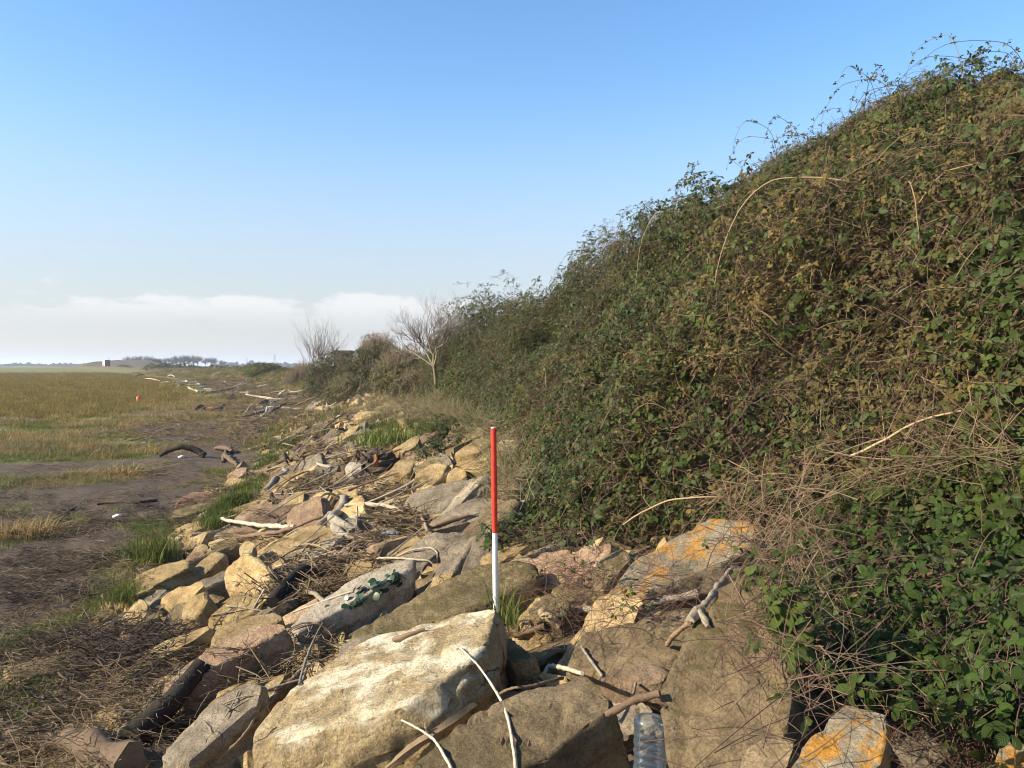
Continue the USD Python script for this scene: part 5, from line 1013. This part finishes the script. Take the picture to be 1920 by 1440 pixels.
# bare grey multi-stemmed shrub
def bare_shrub(label, base, height_, width, stems, seed, mats=(TWIG, TWIG), spread=.35, up=.1, thick_=.03, kids=(3, 5)):
    t = thing('bare_shrub', label, 'shrub', base); rg = np.random.default_rng(seed); st, tw = [MB(), MB(), MB()], MB()
    for k in range(stems):
        a = rg.uniform(0, 2 * np.pi); w = abs(rg.normal()) * .5; d = np.array([math.cos(a) * w * width / height_, math.sin(a) * w * .7 * width / height_, 1.0])
        branchy(np.asarray(base) + np.array([math.cos(a), math.sin(a), 0]) * .25 * rg.random(), d, height_ * rg.uniform(.45, .62), thick_, 0, rg, st, spread, up, kids, .58, 5, .1)
    part(t, 'stem', st[0].get(), mats[0], True)
    for m in st[1:]: tw.add(m.get())
    part(t, 'crown', tw.get(), mats[1], True, kind='stuff')
    return t
def atpix(px, Y, dz=0.0):
    x = (px - 960) / F * Y; return np.array([x, Y, float(ground0(np.array(x), np.array(Y))) + dz])
bare_shrub('tall leafless grey shrub fanning up on the far bank left of the dense brown bush', atpix(598, 72, -.2), 5.6, 4.6, 24, 12, (TWIG, TWIG), .32, .05, .035, (3, 5))
bare_shrub('small leafless shrub leaning left at the foot of the tall grey shrub', atpix(560, 70, -.2), 2.6, 3.2, 14, 13, (TWIG_BROWN, TWIG_BROWN), .4, .05, .02)
# dense brown hawthorn bush
def dense_bush(name, label, base, size, n, leafmat, stemmat, seed, twigs=900, cat='bush', leafsize=(.05, .09)):
    t = thing(name, label, cat, base); rg = np.random.default_rng(seed)
    q = rg.normal(size=(n, 3)); q /= np.linalg.norm(q, axis=1, keepdims=True); q[:, 2] = np.abs(q[:, 2]) if size[2] > 0 else q[:, 2]
    lump = .72 + .55 * meshkit.fbm(q * 1.9 + seed, 3, seed); rad = rg.uniform(.55, 1.0, (n, 1)) ** .6 * lump[:, None]
    P = q * rad * np.array(size); N = q + [0, 0, .4] + rg.normal(size=(n, 3)) * .4
    sc = rg.uniform(.7, 1.3, n)
    instancer(f'{t.GetPath()}/crown', sprig_protos(4, seed * 3, leafmat, stemmat, length=.5, nleaf=9, size=leafsize, rows=3, stem_r=.006), P, frames(N, rg), sc, rg.integers(0, 4, n))
    st = MB()
    for _ in range(twigs):
        d = rg.normal(size=3); d[2] = abs(d[2]) + .1; d /= np.linalg.norm(d); l = (.72 + .55 * float(meshkit.fbm((d * 1.9 + seed)[None], 3, seed)[0]))
        p1 = d * np.array(size) * l * rg.uniform(.85, 1.14); p0 = p1 * .45; st.add(tube([base + p0, base + (p0 + p1) / 2 + rg.normal(size=3) * .06, base + p1], [.012, .008, .003], 3, False))
    part(t, 'twigs', st.get(), stemmat, True, kind='stuff'); tk = MB()
    for _ in range(5):
        a = rg.uniform(0, 6.28); tk.add(tube([base, base + np.array([math.cos(a) * size[0] * .3, math.sin(a) * size[1] * .3, abs(size[2]) * .6])], [.06, .03], 6))
    part(t, 'trunk', tk.get(), WOOD['bark'], True)
    return t
dense_bush('hawthorn_bush', 'dense rounded brown twiggy bush on the far bank skyline', atpix(706, 60, .6), (1.75, 1.6, 2.6), 420, LEAF_SCRUB, TWIG_BROWN, 21, 1700, leafsize=(.035, .06))
dense_bush('scrub_bush', 'green scrub mound in front of the tall leafless grey shrub', atpix(632, 54, -.3), (2.3, 1.8, 2.9), 1000, LEAF_FAR, TWIG_BROWN, 22, 500)
dense_bush('scrub_bush', 'dark green scrub below the dense brown bush', atpix(700, 42, -.3), (2.0, 1.8, 2.6), 1100, LEAF_FAR, TWIG_BROWN, 23, 400)
dense_bush('scrub_bush', 'brown stemmed scrub left of the bare yellow trunked tree', atpix(760, 32, -.2), (1.4, 1.4, 1.9), 420, LEAF_SCRUB, TWIG_BROWN, 24, 1620)
dense_bush('scrub_bush', 'low greenish scrub spreading to the far stones', atpix(655, 38, -.3), (1.4, 1.4, 1.5), 420, LEAF_SCRUB, TWIG_BROWN, 25, 720)
dense_bush('scrub_bush', 'low brown scrub around the foot of the bare yellow trunked tree', atpix(790, 25, -.2), (.95, .9, .85), 285, LEAF_SCRUB, TWIG_BROWN, 26, 1260, leafsize=(.04, .07))
dense_bush('scrub_bush', 'reddish brown scrub at the left foot of the leafless grey shrub', atpix(572, 74, -.2), (1.9, 1.6, 2.0), 195, LEAF_SCRUB, TWIG_BROWN, 27, 1980, leafsize=(.04, .07))
dense_bush('scrub_bush', 'brown scrub between the bare tree and the high bramble', atpix(838, 27, -.2), (.95, .9, 1.7), 345, LEAF_SCRUB, TWIG_BROWN, 28, 1260, leafsize=(.04, .07))
dense_bush('gorse_bush', 'low rounded dark green bush alone on the distant bank', atpix(498, 110, -.2), (3.1, 2.4, 1.75), 800, LEAF_SCRUB, TWIG_BROWN, 29, 300, leafsize=(.09, .15))
dense_bush('scrub_bush', 'yellow green low bush right of the distant rounded dark bush', atpix(533, 100, -.4), (1.5, 1.5, 1.2), 195, LEAF_SCRUB, TWIG_BROWN, 30, 180, leafsize=(.08, .12))
# dark flat topped block half hidden in the scrub
def boxmesh(lo, hi, ch=.04):
    lo, hi = np.asarray(lo, float), np.asarray(hi, float); pts = []
    for ax_ in range(3):
        for s in np.ndindex(2, 2, 2):
            p = np.where(s, hi - ch, lo + ch); p[ax_] = hi[ax_] if s[ax_] else lo[ax_]; pts.append(p)
    g = manifold3d.Manifold.hull_points(np.array(pts)).to_mesh(); return np.asarray(g.vert_properties[:, :3]), np.asarray(g.tri_verts)
CONC = mat_plain('dark_concrete', (0.11, 0.10, 0.085), 0.9, .2, .4, 1.2, .3)
b = atpix(643, 82); pb = thing('pillbox', 'dark flat topped block half hidden behind the scrub on the far bank', 'building', b)
part(pb, 'wall', boxmesh(b + [-.7, -1.0, -.5], b + [.8, 1.0, 3.4 - b[2]]), CONC); part(pb, 'roof', boxmesh(b + [-.85, -1.2, 3.402 - b[2]], b + [.95, 1.2, 3.72 - b[2]]), CONC)

# ---------------------------------------------------------------- the far distance
def strip_mound(name, label, px0, px1, Y, h, mat, seed, depth=40):
    n = 60; xs = np.linspace((px0 - 960) / F * Y, (px1 - 960) / F * Y, n); ys = np.linspace(-depth, depth, 14); X, Yy = np.meshgrid(xs, ys, indexing='ij')
    t = np.linspace(0, 1, n)[:, None]; prof = sstep(0, .28, t) * (1 - sstep(.45, 1.0, t) * .75); cs = np.cos(ys / depth * np.pi / 2)[None, :] ** .7
    Z = ground0(X, Yy + Y) - .6 + (h + .6) * prof * cs * (.85 + .3 * meshkit.fbm(np.stack([X * .12, Yy * .12, 0 * X], -1), 3, seed))
    v = np.stack([X, Yy + Y, Z], -1).reshape(-1, 3); i, j = np.meshgrid(np.arange(n - 1), np.arange(13), indexing='ij'); q = np.stack([i * 14 + j, (i + 1) * 14 + j, (i + 1) * 14 + j + 1, i * 14 + j + 1], -1).reshape(-1, 4)
    solo(name, (v, q), mat, label, kind='structure', smooth=True)
strip_mound('mound', 'low brown mound behind the distant hut', 172, 350, 520, 4.8, mat_plain('mound_turf', (0.13, 0.105, 0.055), 0.95, .2, .45, .25), 3)
# small hut with a white face
b = atpix(200, 420); HW, HH = 1.35, 3.1; hut = thing('hut', 'tiny distant hut with a white and a dark red face before the mound', 'building', b)
WHITE = mat_plain('white_render', (0.72, 0.70, 0.67), .8, .2, .1, 2); BRICK = mat_plain('dark_brick', (0.13, 0.06, 0.045), .9, .2, .3, 3)
def rotbox(c, half, z0, z1, ang, mat, par, name, ch=.02):
    v, f = boxmesh([-half[0], -half[1], z0], [half[0], half[1], z1], ch); R_ = Rotation.from_euler('z', ang).as_matrix(); return part(par, name, (v @ R_.T + c, f), mat)
rotbox(b, (HW * .98, HW * .98), -.5, HH, .8, BRICK, hut, 'wall'); fc = Rotation.from_euler('z', .8).as_matrix() @ np.array([-HW, 0, 0])
rotbox(b + fc, (.06, HW * .96), -.5, HH - .05, .8, WHITE, hut, 'front_wall'); rotbox(b + fc * 1.07, (.03, .4), .0, 1.2, .8, BRICK, hut, 'door')
rotbox(b, (HW * 1.08, HW * 1.08), HH + .003, HH + .18, .8, mat_plain('hut_roof', (0.3, .27, .24), .8), hut, 'roof'); rotbox(b + [1.2, 0, 0], (.09, .09), 0, HH + 1.2, 0, BRICK, hut, 'post')
# tree row: three models, the rest are copies
def far_tree(name, label, base, h, w, seed, group=None):
    t = thing(name, label, 'tree', base, group); rg = np.random.default_rng(seed); lv = [MB(), MB(), MB()]; tr_ = tube([base, base + [0, 0, h * .3], base + [rg.normal() * .2, 0, h * .55]], [.28, .22, .14], 6); part(t, 'trunk', tr_, WOOD['bark'], True)
    for k in range(17):
        a = rg.uniform(0, 6.28); e = rg.uniform(.35, 1.4); branchy(base + [0, 0, h * rg.uniform(.25, .52)], np.array([math.cos(a) * math.cos(e) * w / h * 1.8, math.sin(a) * math.cos(e) * w / h * 1.8, math.sin(e)]), h * .40, .24, 0, rg, lv, .5, .08, (4, 6), .62, 4, .16)
    mb = MB()
    for m in lv: mb.add(m.get())
    part(t, 'crown', mb.get(), TWIG_FAR, True, kind='stuff'); return t
TWIG_FAR = mat_stem('twig_far', [(0, (0.07, 0.055, 0.045)), (0.5, (0.10, 0.08, 0.065)), (0.8, (0.05, 0.042, 0.036))])
first = {}
GRP = 'bare trees of the distant row'
spots = [(240, 10.5, 0), (252, 11.5, 1), (263, 10.8, 2), (275, 9.8, 0), (285, 9.2, 1), (300, 7.6, 2), (312, 8.2, 0), (322, 8.6, 2), (331, 9.8, 1), (339, 9.6, 0), (347, 10.0, 2), (355, 9.6, 1), (363, 10.2, 0), (371, 9.4, 2), (385, 8.0, 1), (396, 8.6, 2), (403, 8.0, 0), (414, 6.2, 1), (421, 5.4, 2)]
rg = np.random.default_rng(66)
for k, (px, h, kind) in enumerate(spots):
    Y = 760 + rg.uniform(-25, 25); b = atpix(px, Y, -.3); lab = 'leafless grey tree in the row on the horizon beyond the strand'
    if kind not in first: first[kind] = (far_tree('far_tree', lab, b, 9.5, 6.5, 70 + kind, GRP), 9.5)
    else:
        src, h0 = first[kind]; x = UsdGeom.Xform.Define(stage, numbered('/World/far_tree')); x.GetPrim().GetReferences().AddInternalReference(src.GetPath()); x.GetPrim().SetInstanceable(True)
        x.ClearXformOpOrder(); x.AddTranslateOp().Set(Gf.Vec3d(*map(float, b))); x.AddRotateZOp(opSuffix='turn').Set(float(rg.uniform(0, 360))); x.AddScaleOp(opSuffix='size').Set(Gf.Vec3f(h / h0, h / h0, h / h0)); tag(x, lab, 'tree', GRP)
def far_bush(label, px, Y, size, seed, mat=LEAF_SCRUB, n=160, group=None):
    t = dense_bush('far_bush', label, atpix(px, Y, -.3), size, n, mat, TWIG_BROWN, seed, 200, leafsize=(size[2] * .07, size[2] * .12)); tag(t, group=group)
far_bush('dark rounded bush alone left of the distant mound', 164, 560, (6.0, 4, 3.4), 81); far_bush('dark bush at the foot of the distant mound right of the hut', 232, 420, (4.2, 3, 2.1), 82)
far_bush('brown bush at the right end of the distant mound', 293, 520, (6.5, 4, 5.6), 83, n=260)
for k, (px, Y, w, h) in enumerate([(285, 250, 3.0, 1.9), (305, 245, 3.6, 2.4), (325, 250, 3.8, 2.6), (345, 240, 4, 2.5), (365, 235, 3.6, 2.3), (385, 230, 3.4, 2.2), (405, 225, 2.6, 2.6), (425, 180, 2.8, 1.6), (448, 160, 2.4, 1.3), (468, 140, 2.2, 1.5)]):
    far_bush('low brown bush in the scrub line below the distant tree row', px, Y, (w, 2.5, h), 90 + k, n=150, group='bushes of the distant scrub line')
# hedges on the horizon, read as one dark mass
hb = MB(); rg = np.random.default_rng(15)
for px in np.r_[np.arange(-160, 240, 3.0), np.arange(400, 560, 4.0)]:
    Y = 1500 + rg.uniform(-80, 80); b = atpix(px + rg.normal(), Y); h = rg.uniform(2.2, 4.5) * (1.5 if rg.random() < .12 else 1) * (1.4 if px > 400 else 1); v, f = lumpy(b + [0, 0, h * .35], (rg.uniform(2.5, 5), 3, h * .75), int(px) + 300, 2, .6, .5); hb.add((v, f))
solo('far_hedge', hb.get(), mat_plain('hedge_far', (0.055, 0.055, 0.045), 0.95, .1, .4, .3), 'distant hedges and woods along the horizon', kind='stuff')
# pylons
def pylon(label, px, Y, h):
    b = atpix(px, Y); t = thing('pylon', label, 'pylon', b); M = mat_plain('pylon_steel_' + str(px), (0.22, 0.23, 0.24), .6, .3, .1); r = .13
    W = lambda z: 3.0 * (1 - z / h) ** 1.2 + .55
    for sx in (-1, 1):
        for sy in (-1, 1): part(t, 'leg', tube([b + [sx * W(z) * .8, sy * W(z) * .8, z] for z in np.linspace(0, h, 9)], r, 4), M)
    mb = MB(); zs = np.linspace(0, h * .97, 11)
    for z0, z1 in zip(zs[:-1], zs[1:]):
        for sx, sy, ex, ey in ((-1, -1, 1, -1), (1, -1, 1, 1), (1, 1, -1, 1), (-1, 1, -1, -1)):
            mb.add(tube([b + [sx * W(z0) * .8, sy * W(z0) * .8, z0], b + [ex * W(z1) * .8, ey * W(z1) * .8, z1]], r * .6, 3)); mb.add(tube([b + [ex * W(z0) * .8, ey * W(z0) * .8, z0], b + [sx * W(z1) * .8, sy * W(z1) * .8, z1]], r * .6, 3))
    part(t, 'lattice', mb.get(), M)
    for z in (.66, .80, .93): part(t, 'arm', MB().add(tube([b + [-3.6, 0, h * z], b + [3.6, 0, h * z]], r, 4)).add(tube([b + [-3.6, 0, h * z], b + [0, 0, h * z + 1.4], b + [3.6, 0, h * z]], r * .7, 4)).get(), M)
pylon('thin grey lattice pylon on the horizon left of the leafless shrub', 515, 1750, 25.5); pylon('smaller faint lattice pylon left of the other one on the horizon', 463, 2300, 24)

# ---------------------------------------------------------------- thin air between here and the horizon
if HAZE:
    lo, hi = np.array([-4700, -60, -2.0]), np.array([2500, 6700, 40.0])
    hz = solo('haze', trimesh.creation.box(bounds=[lo, hi]), Mt('haze', {'v': ('principled_volume', {'color': (0.80, 0.87, 0.98), 'density': HAZE, 'anisotropy': 0.2})}, volume='v.volume'), 'thin pale haze over the flat marsh', kind='stuff')
